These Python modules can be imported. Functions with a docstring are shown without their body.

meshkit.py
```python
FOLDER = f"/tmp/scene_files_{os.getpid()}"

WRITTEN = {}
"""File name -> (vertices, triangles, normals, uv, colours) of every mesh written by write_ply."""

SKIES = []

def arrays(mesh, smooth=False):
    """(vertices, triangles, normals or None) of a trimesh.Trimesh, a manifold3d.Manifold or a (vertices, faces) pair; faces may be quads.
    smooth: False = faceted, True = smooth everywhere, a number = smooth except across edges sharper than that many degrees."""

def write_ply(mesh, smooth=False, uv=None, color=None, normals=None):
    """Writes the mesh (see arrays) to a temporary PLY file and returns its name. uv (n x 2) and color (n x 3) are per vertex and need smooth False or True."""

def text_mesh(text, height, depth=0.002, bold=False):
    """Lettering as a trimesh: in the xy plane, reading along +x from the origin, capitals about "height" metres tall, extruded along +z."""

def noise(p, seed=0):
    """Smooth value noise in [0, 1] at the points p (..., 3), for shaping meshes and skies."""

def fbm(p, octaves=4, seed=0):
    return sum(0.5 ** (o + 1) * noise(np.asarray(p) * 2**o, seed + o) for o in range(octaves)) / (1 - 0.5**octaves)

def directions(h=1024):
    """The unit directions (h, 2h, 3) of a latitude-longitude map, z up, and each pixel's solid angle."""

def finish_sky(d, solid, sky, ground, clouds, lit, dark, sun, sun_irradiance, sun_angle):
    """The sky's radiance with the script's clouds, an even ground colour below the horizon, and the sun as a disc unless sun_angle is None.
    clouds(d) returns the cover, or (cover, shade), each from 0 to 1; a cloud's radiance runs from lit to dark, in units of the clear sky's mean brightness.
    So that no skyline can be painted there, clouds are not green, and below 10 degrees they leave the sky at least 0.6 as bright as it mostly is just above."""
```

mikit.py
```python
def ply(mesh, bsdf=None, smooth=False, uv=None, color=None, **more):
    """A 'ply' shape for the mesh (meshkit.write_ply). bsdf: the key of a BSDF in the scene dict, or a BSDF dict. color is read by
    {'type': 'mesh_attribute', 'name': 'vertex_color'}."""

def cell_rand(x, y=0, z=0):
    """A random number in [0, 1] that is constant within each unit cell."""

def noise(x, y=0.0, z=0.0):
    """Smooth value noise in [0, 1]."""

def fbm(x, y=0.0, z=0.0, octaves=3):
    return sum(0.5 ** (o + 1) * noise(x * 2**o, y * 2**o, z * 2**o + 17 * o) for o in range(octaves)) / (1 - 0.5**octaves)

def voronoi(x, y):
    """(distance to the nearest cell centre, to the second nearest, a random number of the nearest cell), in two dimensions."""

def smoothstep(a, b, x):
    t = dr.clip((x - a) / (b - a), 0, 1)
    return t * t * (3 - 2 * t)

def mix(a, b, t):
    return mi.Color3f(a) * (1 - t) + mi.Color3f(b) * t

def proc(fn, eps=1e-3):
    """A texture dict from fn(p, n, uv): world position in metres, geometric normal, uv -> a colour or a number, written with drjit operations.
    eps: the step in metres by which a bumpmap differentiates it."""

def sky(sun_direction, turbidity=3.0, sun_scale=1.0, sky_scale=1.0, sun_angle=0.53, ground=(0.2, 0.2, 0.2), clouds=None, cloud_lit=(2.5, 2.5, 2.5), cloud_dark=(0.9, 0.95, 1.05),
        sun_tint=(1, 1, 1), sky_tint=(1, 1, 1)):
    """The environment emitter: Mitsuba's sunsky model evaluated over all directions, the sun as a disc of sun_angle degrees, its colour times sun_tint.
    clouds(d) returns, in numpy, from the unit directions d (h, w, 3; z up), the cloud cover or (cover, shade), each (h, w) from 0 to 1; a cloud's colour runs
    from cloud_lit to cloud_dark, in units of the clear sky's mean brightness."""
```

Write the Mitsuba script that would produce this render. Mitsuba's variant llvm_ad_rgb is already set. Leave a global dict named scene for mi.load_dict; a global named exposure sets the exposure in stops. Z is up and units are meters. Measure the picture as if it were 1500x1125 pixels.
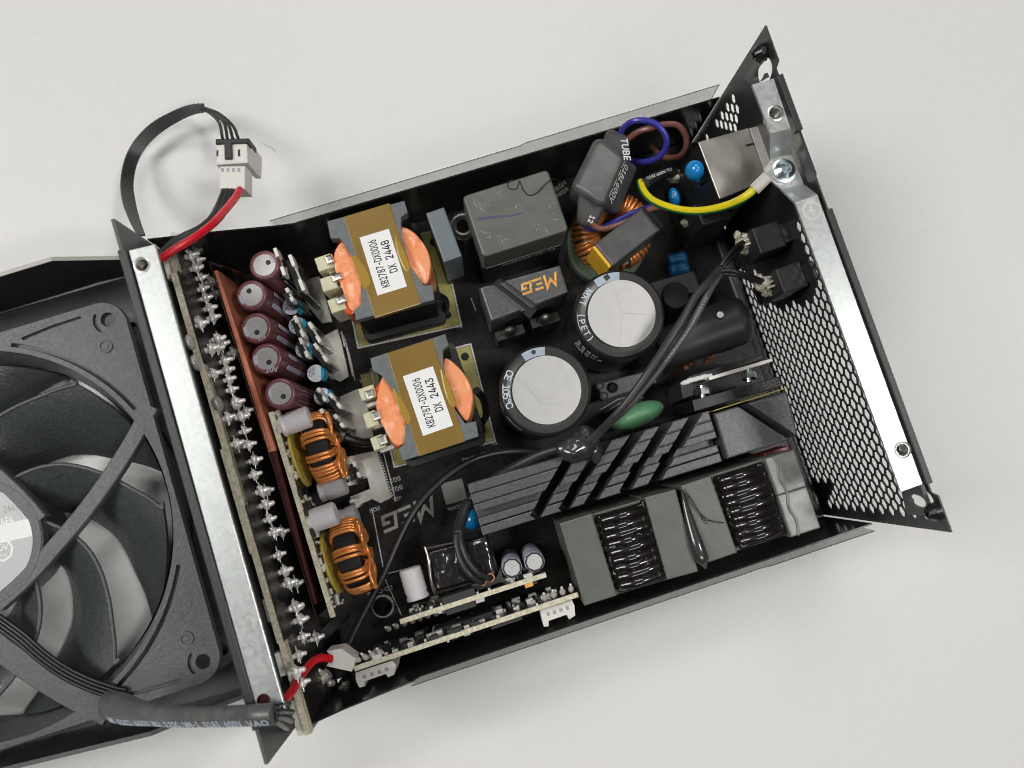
import math, numpy as np, trimesh, mitsuba as mi, mikit, meshkit
import manifold3d as m3
from shapely.geometry import LineString, Polygon
from shapely.ops import unary_union

# ---------------------------------------------------------------- camera, lamps, exposure (world: metres; helpers below work in millimetres)
exposure = 0.24
S = mi.ScalarTransform4f
scene, labels = {}, {}
EYE = np.array([76.907, 54.343, 305.956]) * .001
FWD = np.array([0.05751, 0.08911, -0.99436])
UP = np.array([0.30174, 0.94788, 0.10239])
scene['camera'] = {'type': 'thinlens', 'fov': 64.011, 'fov_axis': 'x', 'aperture_radius': .0010, 'focus_distance': .262, 'near_clip': .02, 'far_clip': 20.0,
                   'to_world': S().look_at(origin=EYE.tolist(), target=(EYE + FWD).tolist(), up=UP.tolist())}


def lamp(name, centre, aim, w, h, rad, label):
    t = S().look_at(origin=centre, target=aim, up=[0.1, 1, 0.2]) @ S().scale([w / 2, h / 2, 1])
    scene[name] = {'type': 'rectangle', 'to_world': t, 'bsdf': {'type': 'diffuse', 'reflectance': {'type': 'rgb', 'value': .5}},
                   'emitter': {'type': 'area', 'radiance': {'type': 'rgb', 'value': rad}}}
    labels[name] = {'label': label, 'category': 'ceiling lamp'}


lamp('ceiling_lamp', [-1.30, .62, 2.0], [.08, .07, 0], 1.0, .84, [10.2, 10.1, 9.8], 'large soft ceiling panel lamp up to the left, outside the picture')
lamp('ceiling_lamp_001', [1.02, -.17, 1.9], [.08, .07, 0], .30, .30, [35., 34.6, 33.8], 'smaller square ceiling lamp to the right, outside the picture')
lamp('ceiling_lamp_002', [.22, -1.10, 1.9], [.08, .07, 0], .95, .32, [7.4, 7.3, 7.15], 'long ceiling lamp below the picture edge, outside the picture')
lamp('ceiling_lamp_003', [.42, 1.30, 1.85], [.08, .07, 0], 1.0, .40, [7.3, 7.2, 7.05], 'long ceiling lamp above the picture edge, outside the picture')

# ---------------------------------------------------------------- materials
N, F, SS = mikit.noise, mikit.fbm, mikit.smoothstep


def rgb(*c):
    return {'type': 'rgb', 'value': list(c) if len(c) == 3 else [c[0]] * 3}


def mat(name, col, rough=.4, metal=0., spec=.5, coat=0., sheen=0., bump=None, bscale=1., beps=2e-4):
    base = col if isinstance(col, dict) else rgb(*col)
    b = {'type': 'principled', 'base_color': base, 'roughness': rough if isinstance(rough, dict) else float(rough), 'metallic': float(metal), 'specular': float(spec)}
    if coat: b['clearcoat'], b['clearcoat_gloss'] = float(coat), .9
    if bump: b = {'type': 'bumpmap', 'arbitrary': mikit.proc(bump, beps), 'scale': bscale, 'bsdf': b}
    scene['mat_' + name] = {'type': 'twosided', 'bsdf': b}


def speck(a, b, s, lo=.35, hi=.65, oc=2):
    return mikit.proc(lambda p, n, uv: mikit.mix(a, b, SS(lo, hi, F(p.x * s, p.y * s, p.z * s, oc))))


def table_col(p, n, uv):
    g = F(p.x * 900, p.y * 900, 3.0, 2)
    dots = SS(.90, .94, N(p.x * 700, p.y * 700, 9.0)) * SS(.86, .92, N(p.x * 75, p.y * 75, 2.0))
    c = mikit.mix([.690, .684, .668], [.715, .709, .693], g)
    return mikit.mix(c, [.62, .60, .57], dots * .5)


mat('table', mikit.proc(table_col), .42, spec=.35)
grain = lambda p, n, uv: N(p.x * 2600, p.y * 2600, p.z * 2600)
grain_f = lambda p, n, uv: N(p.x * 4200, p.y * 4200, p.z * 4200)
mat('black_paint', (.026, .026, .027), .42, bump=grain, bscale=5e-5)
mat('grey_paint', (.075, .077, .078), .45, bump=grain, bscale=5e-5)
mat('black_gloss', (.018, .018, .0185), .16)
mat('board_black', speck((.018, .0165, .016), (.026, .0235, .022), 900), .3, spec=.4)
mat('board_edge', speck((.48, .45, .32), (.64, .60, .46), 1500), .6)
mat('board_bare', speck((.44, .40, .12), (.50, .46, .16), 500), .45)
mat('galvanised', mikit.proc(lambda p, n, uv: mikit.mix([.47, .495, .485], [.53, .55, .54], mikit.voronoi(p.x * 1100, p.y * 1100 + p.z * 700)[2])), mikit.proc(lambda p, n, uv: .29 + .09 * mikit.voronoi(p.x * 1100, p.y * 1100 + p.z * 700)[2]), .6)
mat('nickel', (.66, .63, .57), mikit.proc(lambda p, n, uv: .24 + .14 * F(p.x * 260, p.y * 260, p.z * 260, 2)), 1.)
mat('tin', speck((.62, .60, .55), (.78, .77, .73), 700), .3, 1.)
mat('dull_tin', speck((.56, .54, .49), (.72, .70, .65), 160, .3, .7, 3), .42, .55)
mat('solder', (.82, .80, .76), .34, .35)
mat('flux', speck((.30, .27, .18), (.58, .55, .45), 1600), .35)
mat('screw_zinc', (.62, .70, .74), .28, 1.)
mat('screw_black', (.012, .012, .012), .25)
mat('fan_plastic', speck((.066, .071, .073), (.088, .094, .096), 1800), .44, bump=grain, bscale=9e-5)
mat('fan_blade', speck((.036, .040, .042), (.049, .054, .056), 1800), .28, bump=grain, bscale=7e-5)
mat('maroon', (.175, .062, .072), .28, coat=.6)
mat('can_top', mikit.proc(lambda p, n, uv: mikit.mix([.58, .575, .56], [.60, .59, .575], mikit.voronoi(p.x * 620 + .8 * N(p.x * 900, p.y * 900), p.y * 620 + .8 * N(p.x * 900, p.y * 900, 7.))[2])), mikit.proc(lambda p, n, uv: .40 + .03 * mikit.voronoi(p.x * 620 + .8 * N(p.x * 900, p.y * 900), p.y * 620 + .8 * N(p.x * 900, p.y * 900, 7.))[2]), .75)
mat('can_pale', (.62, .66, .72), .45, .3)
mat('white_print', (.70, .70, .69), .5)
mat('pale_blue', (.36, .42, .50), .35)
mat('blue_white', (.50, .56, .62), .35)
mat('blue_print', (.015, .30, .50), .35)
mat('dark_sleeve', (.018, .018, .018), .2, coat=.5)
mat('top_sleeve', (.040, .039, .038), .25, coat=.5)
mat('ferrite', speck((.118, .132, .134), (.138, .152, .153), 800), .40)
mat('ferrite_green', speck((.098, .106, .092), (.114, .122, .106), 260, .3, .7, 3), .36)
mat('ferrite_shiny', speck((.15, .16, .15), (.20, .21, .195), 300, .3, .7, 3), .28, coat=.4)
mat('kapton', mikit.proc(lambda p, n, uv: mikit.mix([.200, .118, .024], [.265, .165, .040], F(p.x * 90, p.y * 90, p.z * 90, 2))), .22, coat=.7)
mat('kapton_clear', (.36, .22, .03), .2, coat=.7)
mat('orange_tape', mikit.proc(lambda p, n, uv: mikit.mix([.80, .24, .08], [.86, .37, .19], F(p.x * 160, p.y * 160, p.z * 160, 3))), .36, coat=.25)
mat('orange_deep', (.58, .085, .015), .25, coat=.6)
mat('label_white', (.80, .80, .79), .55)
mat('ink', (.022, .022, .024), .5)
mat('logo_orange', speck((.60, .28, .045), (.78, .42, .10), 1500), .5)
mat('logo_grey', (.33, .325, .30), .5)
mat('copper_wire', (.88, .34, .095), .26, .55, coat=.5)
mat('copper_bar', mikit.proc(lambda p, n, uv: mikit.mix([.38, .11, .06], [.76, .28, .17], SS(.22, .5, F(p.y * 120, p.z * 60, p.x * 60, 2)))), .35, .3)
mat('maroon_film', (.050, .012, .011), .12, coat=.8)
mat('grey_block', (.135, .165, .185), .40)
mat('shrink', speck((.028, .028, .028), (.038, .038, .038), 200), .38, sheen=0)
mat('shrink_light', speck((.070, .070, .069), (.090, .090, .088), 250), .36)
mat('anodised', speck((.090, .090, .092), (.116, .116, .118), 1900), .38, .35, bump=grain_f, bscale=4e-5)
mat('anodised_black', (.012, .012, .012), .35)
mat('matte_black', (.014, .014, .014), .55, spec=.25)
mat('resin', (.008, .006, .006), .06, coat=1.)
mat('glue', (.032, .032, .033), .12, coat=1.)
mat('varistor', (.11, .28, .145), .42)
mat('blue_epoxy', (.004, .20, .52), .16, coat=1.)
mat('blue_dull', (.010, .11, .28), .4)
mat('wire_black', (.014, .014, .015), .35)
mat('sleeve_dark', (.022, .025, .025), .42)
mat('wire_red', (.60, .010, .022), .30, coat=.3)
mat('wire_blue', (.035, .037, .29), .3, coat=.4)
mat('wire_brown', (.18, .068, .052), .35, coat=.3)
mat('wire_yellow', (.70, .58, .012), .3, coat=.3)
mat('wire_green', (.010, .12, .030), .3, coat=.3)
mat('nylon', (.66, .64, .59), .45)
mat('nylon_cream', (.60, .57, .40), .4)
mat('nylon_clear', (.55, .53, .48), .3, coat=.5)
mat('cap_white', (.62, .60, .61), .45)
mat('cap_grey', (.33, .32, .33), .42)
mat('bare_edge', (.42, .41, .38), .5)
mat('violet_white', (.46, .45, .55), .35)
mat('chip', (.022, .022, .022), .5)
mat('toroid_yellow', (.46, .36, .065), .45)
mat('toroid_green', (.15, .21, .14), .5)
mat('box_yellow', (.75, .42, .03), .4)
mat('red_block', (.22, .02, .02), .3, coat=.6)
mat('purple_mark', (.075, .055, .13), .5)
mat('scratch', (.30, .31, .29), .6)
mat('hub_label', (.42, .43, .43), .38)
mat('bright_tin', (.78, .77, .72), .35, .2)
mat('film_edge', (.045, .045, .045), .3)
scene['mat_film'] = {'type': 'thindielectric', 'int_ior': 1.49, 'specular_transmittance': rgb(.80, .80, .79)}
scene['mat_tape_clear'] = {'type': 'thindielectric', 'int_ior': 1.45}

# ---------------------------------------------------------------- mesh helpers, all in millimetres
RND = np.random.default_rng(7)


def num(key):
    k, i = key, 0
    while k in scene or k in labels or any(x.startswith(k + '__') for x in scene):
        i += 1
        k = f'{key}_{i:03d}'
    return k


def V(m):
    if hasattr(m, 'to_mesh'):
        q = m.to_mesh()
        return trimesh.Trimesh(q.vert_properties[:, :3], q.tri_verts, process=False)
    return m


def join(*ms):
    flat = [V(x) for m in ms for x in (m if isinstance(m, (list, tuple)) else [m])]
    return trimesh.util.concatenate(flat)


def add(key, mesh, material, label=None, smooth=False, stuff=False):
    key = num(key)
    m = V(mesh).copy()
    m.apply_scale(.001)
    scene[key] = mikit.ply(m, 'mat_' + material, smooth=smooth)
    if label or stuff:
        labels[key] = {}
        if label: labels[key]['label'] = label
        if stuff: labels[key]['kind'] = 'stuff'
    return key


def hold(key, label=None):
    """The key of a part that has only sub-parts."""
    k = num(key)
    labels[k] = {'label': label} if label else {}
    return k


def cs(poly):
    if isinstance(poly, m3.CrossSection): return poly
    if hasattr(poly, 'geoms') or isinstance(poly, Polygon):
        rings = []
        for g in getattr(poly, 'geoms', [poly]):
            rings += [np.array(g.exterior.coords)[:-1]] + [np.array(r.coords)[:-1] for r in g.interiors]
        return m3.CrossSection(rings, m3.FillRule.EvenOdd)
    if len(poly) and np.ndim(poly[0]) == 1: poly = [poly]
    return m3.CrossSection([np.array(q, float) for q in poly], m3.FillRule.EvenOdd)


def ext(poly, z0, z1, ch=0., steps=2):
    c = cs(poly)
    if ch <= 0: return c.extrude(z1 - z0).translate([0, 0, z0])
    out = [c.extrude(z1 - ch - z0).translate([0, 0, z0])]
    a = [i / steps * math.pi / 2 for i in range(steps + 1)]
    if len(cs(poly).to_polygons()) == 1 and abs(c.hull().area() - c.area()) < 1e-3 * c.area():
        pts = []
        for zz, cc in [(z0, c)] + [(z1 - ch + ch * math.sin(t), c.offset(-ch * (1 - math.cos(t)), m3.JoinType.Miter)) for t in a]:
            pts += [[*q, zz] for r in cc.to_polygons() for q in r]
        return m3.Manifold.hull_points(np.array(pts))
    for t0, t1 in zip(a[:-1], a[1:]):
        cc = c.offset(-ch * (1 - math.cos((t0 + t1) / 2)), m3.JoinType.Miter)
        out.append(cc.extrude(ch * (math.sin(t1) - math.sin(t0)) + .01).translate([0, 0, z1 - ch + ch * math.sin(t0) - .005]))
    return m3.Manifold.batch_boolean(out, m3.OpType.Add)


def rc(r, gx=0., gy=0., dx=0., dy=0.):
    """The corners of a rectangle (cx, cy, w, d, angle), grown and shifted in its own frame."""
    cx, cy, w, d, a = r
    c, s = math.cos(math.radians(a)), math.sin(math.radians(a))
    hw, hd = w / 2 + gx, d / 2 + gy
    return [(cx + c * (x + dx) - s * (y + dy), cy + s * (x + dx) + c * (y + dy)) for x, y in ((-hw, -hd), (hw, -hd), (hw, hd), (-hw, hd))]


def at(r, u, v):
    """A point of the rectangle at the fractions u, v from -1 to 1."""
    cx, cy, w, d, a = r
    c, s = math.cos(math.radians(a)), math.sin(math.radians(a))
    x, y = u * w / 2, v * d / 2
    return (cx + c * x - s * y, cy + s * x + c * y)


def rbox(r, z0, z1, ch=.3, **k):
    return ext(rc(r, **k), z0, z1, ch)


def box(x0, x1, y0, y1, z0, z1, ch=.0):
    return ext([(x0, y0), (x1, y0), (x1, y1), (x0, y1)], z0, z1, ch)


def hullpts(p): return m3.Manifold.hull_points(np.array(p, float))


def ball(c, r, n=10): return m3.Manifold.sphere(r, n).translate(list(map(float, c)))


def hull(*ms): return m3.Manifold.batch_hull(list(ms))


def slab(top, t):
    """A plate under a quad of 3D points."""
    return hullpts([list(q) for q in top] + [[q[0], q[1], q[2] - t] for q in top])


def frame_of(d):
    d = np.asarray(d, float); d = d / np.linalg.norm(d)
    a = np.cross(d, [0, 0, 1.] if abs(d[2]) < .9 else [1., 0, 0]); a /= np.linalg.norm(a)
    return a, np.cross(d, a), d


def cyl(p0, p1, r, r1=None, n=28):
    p0, p1 = np.array(p0, float), np.array(p1, float)
    a, b, d = frame_of(p1 - p0)
    L = np.linalg.norm(p1 - p0)
    M = np.column_stack([a, b, d, p0])
    return m3.Manifold.cylinder(L, r, r if r1 is None else r1, n).transform(M)


def lathe(prof, p0, d=(0, 0, 1), n=40):
    """A profile [(radius, height)] turned about the axis d through p0, as one closed trimesh."""
    pr = np.array(prof, float)
    a, b, d = frame_of(d)
    t = np.linspace(0, 2 * math.pi, n, endpoint=False)
    ring = np.cos(t)[:, None] * a + np.sin(t)[:, None] * b
    v = (pr[:, 0, None, None] * ring[None] + pr[:, 1, None, None] * d + np.array(p0, float)).reshape(-1, 3)
    f = []
    for i in range(len(pr) - 1):
        for j in range(n):
            k = (j + 1) % n
            f += [[i * n + j, i * n + k, (i + 1) * n + k], [i * n + j, (i + 1) * n + k, (i + 1) * n + j]]
    m = trimesh.Trimesh(v, f, process=False)
    m.update_faces(m.nondegenerate_faces())
    return m


def spline(pts, n=8):
    p = np.array(pts, float)
    if len(p) < 3: return np.linspace(p[0], p[-1], n + 1)
    q = np.vstack([2 * p[0] - p[1], p, 2 * p[-1] - p[-2]])
    out = []
    for i in range(1, len(q) - 2):
        for t in np.arange(n) / n:
            a, b, c, d = q[i - 1:i + 3]
            out.append(.5 * (2 * b + (c - a) * t + (2 * a - 5 * b + 4 * c - d) * t * t + (3 * b - a - 3 * c + d) * t ** 3))
    return np.array(out + [p[-1]])


def sweep(path, prof, up=None, scale=None, closed=False):
    """A closed profile (k x 2) swept along the path; its second axis stays near 'up' when that is given."""
    p = np.asarray(path, float)
    n, k = len(p), len(prof)
    t = np.gradient(p, axis=0)
    if closed: t = np.roll(p, -1, 0) - np.roll(p, 1, 0)
    t /= np.linalg.norm(t, axis=1, keepdims=True) + 1e-12
    if up is None:
        a = frame_of(t[0])[0]; A = []
        for i in range(n):
            a = a - t[i] * (a @ t[i]); a /= np.linalg.norm(a) + 1e-12; A.append(a)
        A = np.array(A); B = np.cross(t, A)
    else:
        B = np.broadcast_to(np.asarray(up, float), t.shape)
        A = np.cross(B, t); A /= np.linalg.norm(A, axis=1, keepdims=True) + 1e-12
        B = np.cross(t, A)
    sc = np.ones(n) if scale is None else np.asarray(scale, float)
    pr = np.asarray(prof, float)
    v = (p[:, None] + sc[:, None, None] * (pr[None, :, :1] * A[:, None] + pr[None, :, 1:] * B[:, None])).reshape(-1, 3)
    f = []
    for i in range(n if closed else n - 1):
        i2 = (i + 1) % n
        for j in range(k):
            j2 = (j + 1) % k
            f += [[i * k + j, i * k + j2, i2 * k + j2], [i * k + j, i2 * k + j2, i2 * k + j]]
    if not closed:
        for j in range(1, k - 1):
            f += [[0, j + 1, j], [(n - 1) * k, (n - 1) * k + j, (n - 1) * k + j + 1]]
    return trimesh.Trimesh(v, f, process=False)


def circ(r, n=10, ry=None):
    t = np.arange(n) * 2 * math.pi / n
    return np.column_stack([r * np.cos(t), (ry or r) * np.sin(t)])


def wire(pts, r, n=8, sides=10, **k): return sweep(spline(pts, n), circ(r, sides), **k)


def text(s, h, p, ang=0., width=None, bold=False, depth=.06, mirror=False, face=None):
    """Lettering with its first baseline point at p; face: (right, up) vectors for other than level faces."""
    m = meshkit.text_mesh(s, h, depth, bold)
    if width: m.vertices[:, 0] *= width / m.bounds[1][0]
    if mirror: m.vertices[:, 0] *= -1
    if face is None:
        c, q = math.cos(math.radians(ang)), math.sin(math.radians(ang))
        face = ((c, q, 0), (-q, c, 0))
    R, U = np.array(face[0], float), np.array(face[1], float)
    R /= np.linalg.norm(R); U = U - R * (U @ R); U /= np.linalg.norm(U)
    m.vertices = m.vertices @ np.array([R, U, np.cross(R, U)]) + np.array(p, float)
    return m


def ring_text(s, h, c, r, z, a0, step, inward=True):
    """Characters set round a circle, read counter-clockwise, their feet outwards."""
    out = []
    for i, ch in enumerate(s):
        if ch == ' ': continue
        a = math.radians(a0 + i * step)
        m = meshkit.text_mesh(ch, h, .06, True)
        m.vertices[:, 0] -= m.bounds[1][0] / 2
        R, U = np.array([-math.sin(a), math.cos(a), 0]), np.array([-math.cos(a), -math.sin(a), 0])
        m.vertices = m.vertices @ np.array([R, U, [0, 0, 1.]]) + np.array([c[0] + r * math.cos(a), c[1] + r * math.sin(a), z])
        out.append(m)
    return join(out)


def logo(w, p, z, ang, t=.06, stroke=1.75):
    """The three slanted letters of the mark, about 10 x 3.6 units wide, scaled to the width w."""
    L = [LineString([(-.1, -.5), (1.3, 3.7), (2.5, 1.2)]), LineString([(2.1, 1.0), (4.3, 3.9), (4.1, -.6)]),
         LineString([(8.7, 0), (5.3, 0)]), LineString([(7.6, 1.65), (5.5, 1.65)]), LineString([(8.6, 3.3), (5.6, 3.3)]),
         LineString([(13.4, 3.3), (10.2, 3.3), (9.3, .0), (12.4, 0), (12.8, 1.65), (11.2, 1.65)])]
    g = unary_union([q.buffer(stroke / 4.2, cap_style=2, join_style=2) for q in L])
    m = V(ext(g, 0, t))
    m.vertices[:, :2] *= w / 13.2
    m.vertices[:, :2] -= m.vertices[:, :2].mean(0) * 0 + np.array([w / 2, w / 13.2 * 1.75])
    c, s = math.cos(math.radians(ang)), math.sin(math.radians(ang))
    m.vertices = m.vertices @ np.array([[c, s, 0], [-s, c, 0], [0, 0, 1.]]) + np.array([p[0], p[1], z])
    return m


def crumple(m, amp, freq, seed, zmin):
    """Facets and creases on the upper side of a shape."""
    m = V(m.refine_to_length(.9)) if hasattr(m, 'refine_to_length') else V(m)
    v = m.vertices
    n = np.abs(meshkit.noise(np.column_stack([v[:, 0] * freq, v[:, 1] * freq * .8, v[:, 2] * 0 + seed]), seed) - .5) * 2
    v[:, 2] += np.where(v[:, 2] > zmin, amp * (n - .4), 0)
    m.vertices = v
    return m


def path_text(s, h, path, up, off, bold=True):
    """Characters spread evenly along a path."""
    path = np.asarray(path, float)
    d = np.r_[0, np.cumsum(np.linalg.norm(np.diff(path, axis=0), axis=1))]
    out = []
    for i, ch in enumerate(s):
        if ch == ' ': continue
        q = d[-1] * (i + .5) / len(s)
        c = np.array([np.interp(q, d, path[:, k]) for k in range(3)])
        t = np.array([np.interp(min(q + .8, d[-1]), d, path[:, k]) - np.interp(max(q - .8, 0), d, path[:, k]) for k in range(3)])
        m = meshkit.text_mesh(ch, h, .06, bold)
        m.vertices[:, 0] -= m.bounds[1][0] / 2
        t /= np.linalg.norm(t); U = np.array(up, float); U -= t * (U @ t); U /= np.linalg.norm(U)
        W = np.cross(t, U)
        m.vertices = m.vertices @ np.array([t, U, W]) + c + W * off
        out.append(m)
    return join(out)


def rounded(poly, n=5):
    """A smooth closed outline through the points."""
    p = np.array(poly, float); k = len(p)
    s = spline(np.vstack([p[-2:], p, p[:3]]), n)
    return [tuple(q) for q in s[2 * n:(2 + k) * n]]


def screw(p, r, d=(0, 0, 1), h=1.6, cross=True):
    M = hull(cyl((0, 0, 0), (0, 0, h * .5), r, n=24), cyl((0, 0, h * .5), (0, 0, h), r * .9, r * .55, n=24))
    for w, l in ((.30, 1.1), (1.1, .30)) if cross else ():
        M = M - m3.Manifold.cube([w * r, l * r, h], True).rotate([0, 0, 35]).translate([0, 0, h * .98])
    m = V(M)
    a, b, d = frame_of(d)
    m.vertices = m.vertices @ np.array([a, b, d]) + np.array(p, float)
    return m


def blob(c, r, seed=0, amp=.35, freq=.8, sub=3):
    s = trimesh.creation.icosphere(sub, 1.0)
    n = meshkit.fbm(s.vertices * freq + 11.3 * seed + 50, 3, seed)
    v = s.vertices * (1 - amp + 2 * amp * n)[:, None]
    s.vertices = v * np.array(r, float) + np.array(c, float)
    return s


def bump_sheet(r, z, amp, seed, ridges=7, n=56, along=1, dome=1.):
    """A lumpy cast surface over a rectangle: ridges of wire under resin, pulled down at its rim."""
    u, v = np.meshgrid(np.linspace(-1, 1, n), np.linspace(-1, 1, n), indexing='ij')
    P = np.stack([u * 3, v * 3, u * 0 + seed], -1)
    w = v if along else u
    ww = w * ridges / 2 + .35 * meshkit.noise(P * .7, seed)
    rid = np.abs(np.cos(ww * math.pi)) ** .8
    blobs = meshkit.noise(np.stack([u * 2.2, np.floor(ww) * 3.7, u * 0 + seed], -1), seed + 3)
    hgt = amp * (rid * (.25 + 1.1 * blobs) + 1.0 * meshkit.noise(P * 1.1, seed) - .7)
    edge = np.clip((1 - np.maximum(np.abs(u), np.abs(v))) * 7, 0, 1)
    hgt = hgt * edge + dome * np.sqrt(edge) - dome
    cx, cy, W, D, a = r
    c, s = math.cos(math.radians(a)), math.sin(math.radians(a))
    X, Y = u * W / 2, v * D / 2
    vv = np.stack([cx + c * X - s * Y, cy + s * X + c * Y, z + hgt], -1).reshape(-1, 3)
    i, j = np.meshgrid(np.arange(n - 1), np.arange(n - 1), indexing='ij')
    q = np.stack([i * n + j, (i + 1) * n + j, (i + 1) * n + j + 1, i * n + j + 1], -1).reshape(-1, 4)
    return trimesh.Trimesh(vv, np.vstack([q[:, [0, 1, 2]], q[:, [0, 2, 3]]]), process=False)


def turns(c, ax, R, a, b, angles, rw, e0, sides=8, n=18, jit=.12):
    """Wire turns round a toroid's ring: centre c, axis ax, ring radius R, half sizes a (radial) and b (axial), at angles from e0."""
    ax = np.array(ax, float) / np.linalg.norm(ax)
    e0 = np.array(e0, float); e0 = e0 - ax * (e0 @ ax); e0 /= np.linalg.norm(e0); e1 = np.cross(ax, e0)
    out = []
    for g in angles:
        g = math.radians(g + RND.normal() * jit * 8)
        rad = math.cos(g) * e0 + math.sin(g) * e1
        t = np.linspace(0, 2 * math.pi, n, endpoint=False)
        q = lambda x: np.sign(x) * np.abs(x) ** .6
        p = np.array(c, float) + (R + a * q(np.cos(t)))[:, None] * rad + (b * q(np.sin(t)))[:, None] * ax
        tang = np.cross(ax, rad)
        p = p + (.5 * rw * np.sin(t * .5))[:, None] * tang
        out.append(sweep(p, circ(rw, sides), closed=True))
    return out


def toroid(c, ax, R, a, b, n=48):
    ax = np.array(ax, float) / np.linalg.norm(ax)
    prof = [(R - a, -b * .8), (R - a * .8, -b), (R + a * .8, -b), (R + a, -b * .8), (R + a, b * .8), (R + a * .8, b), (R - a * .8, b), (R - a, b * .8), (R - a, -b * .8)]
    return lathe(prof, c, ax, n)


def small_parts(rects, n, face, seed, hmax=1.1):
    """Little chips and resistors scattered on a board's face; face(u, v) gives origin, right, up and out vectors."""
    g = np.random.default_rng(seed)
    out = {0: [], 1: [], 2: []}
    for _ in range(n):
        u0, u1, v0, v1 = rects[g.integers(len(rects))]
        o, R, U, W = face(g.uniform(u0, u1), g.uniform(v0, v1))
        k = g.integers(3)
        s = [(1.2, .7, .5), (1.8, 1.0, .6), (2.8, 2.2, .9)][k] if k < 2 or g.random() < .5 else (1., .6, .5)
        if g.random() < .5: s = (s[1], s[0], s[2])
        b = m3.Manifold.cube([s[0], s[1], s[2] * hmax]).transform(np.column_stack([R, U, W, o]))
        out[int(g.integers(3))].append(V(b))
    return out

# ---------------------------------------------------------------- the table
k = add('table_surface', box(-1500, 1500, -1500, 1500, -20, 0), 'table')
labels[k] = {'label': 'plain white table top under the opened power supply', 'category': 'table', 'kind': 'structure'}

# ---------------------------------------------------------------- power supply: case
PS = 'power_supply'
labels[PS] = {'label': 'opened computer power supply with transformers, capacitors and coils in a black steel case', 'category': 'power supply'}


def ps(name, mesh, material, label=None, **k): return add(f'{PS}__{name}', mesh, material, label, **k)


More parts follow.
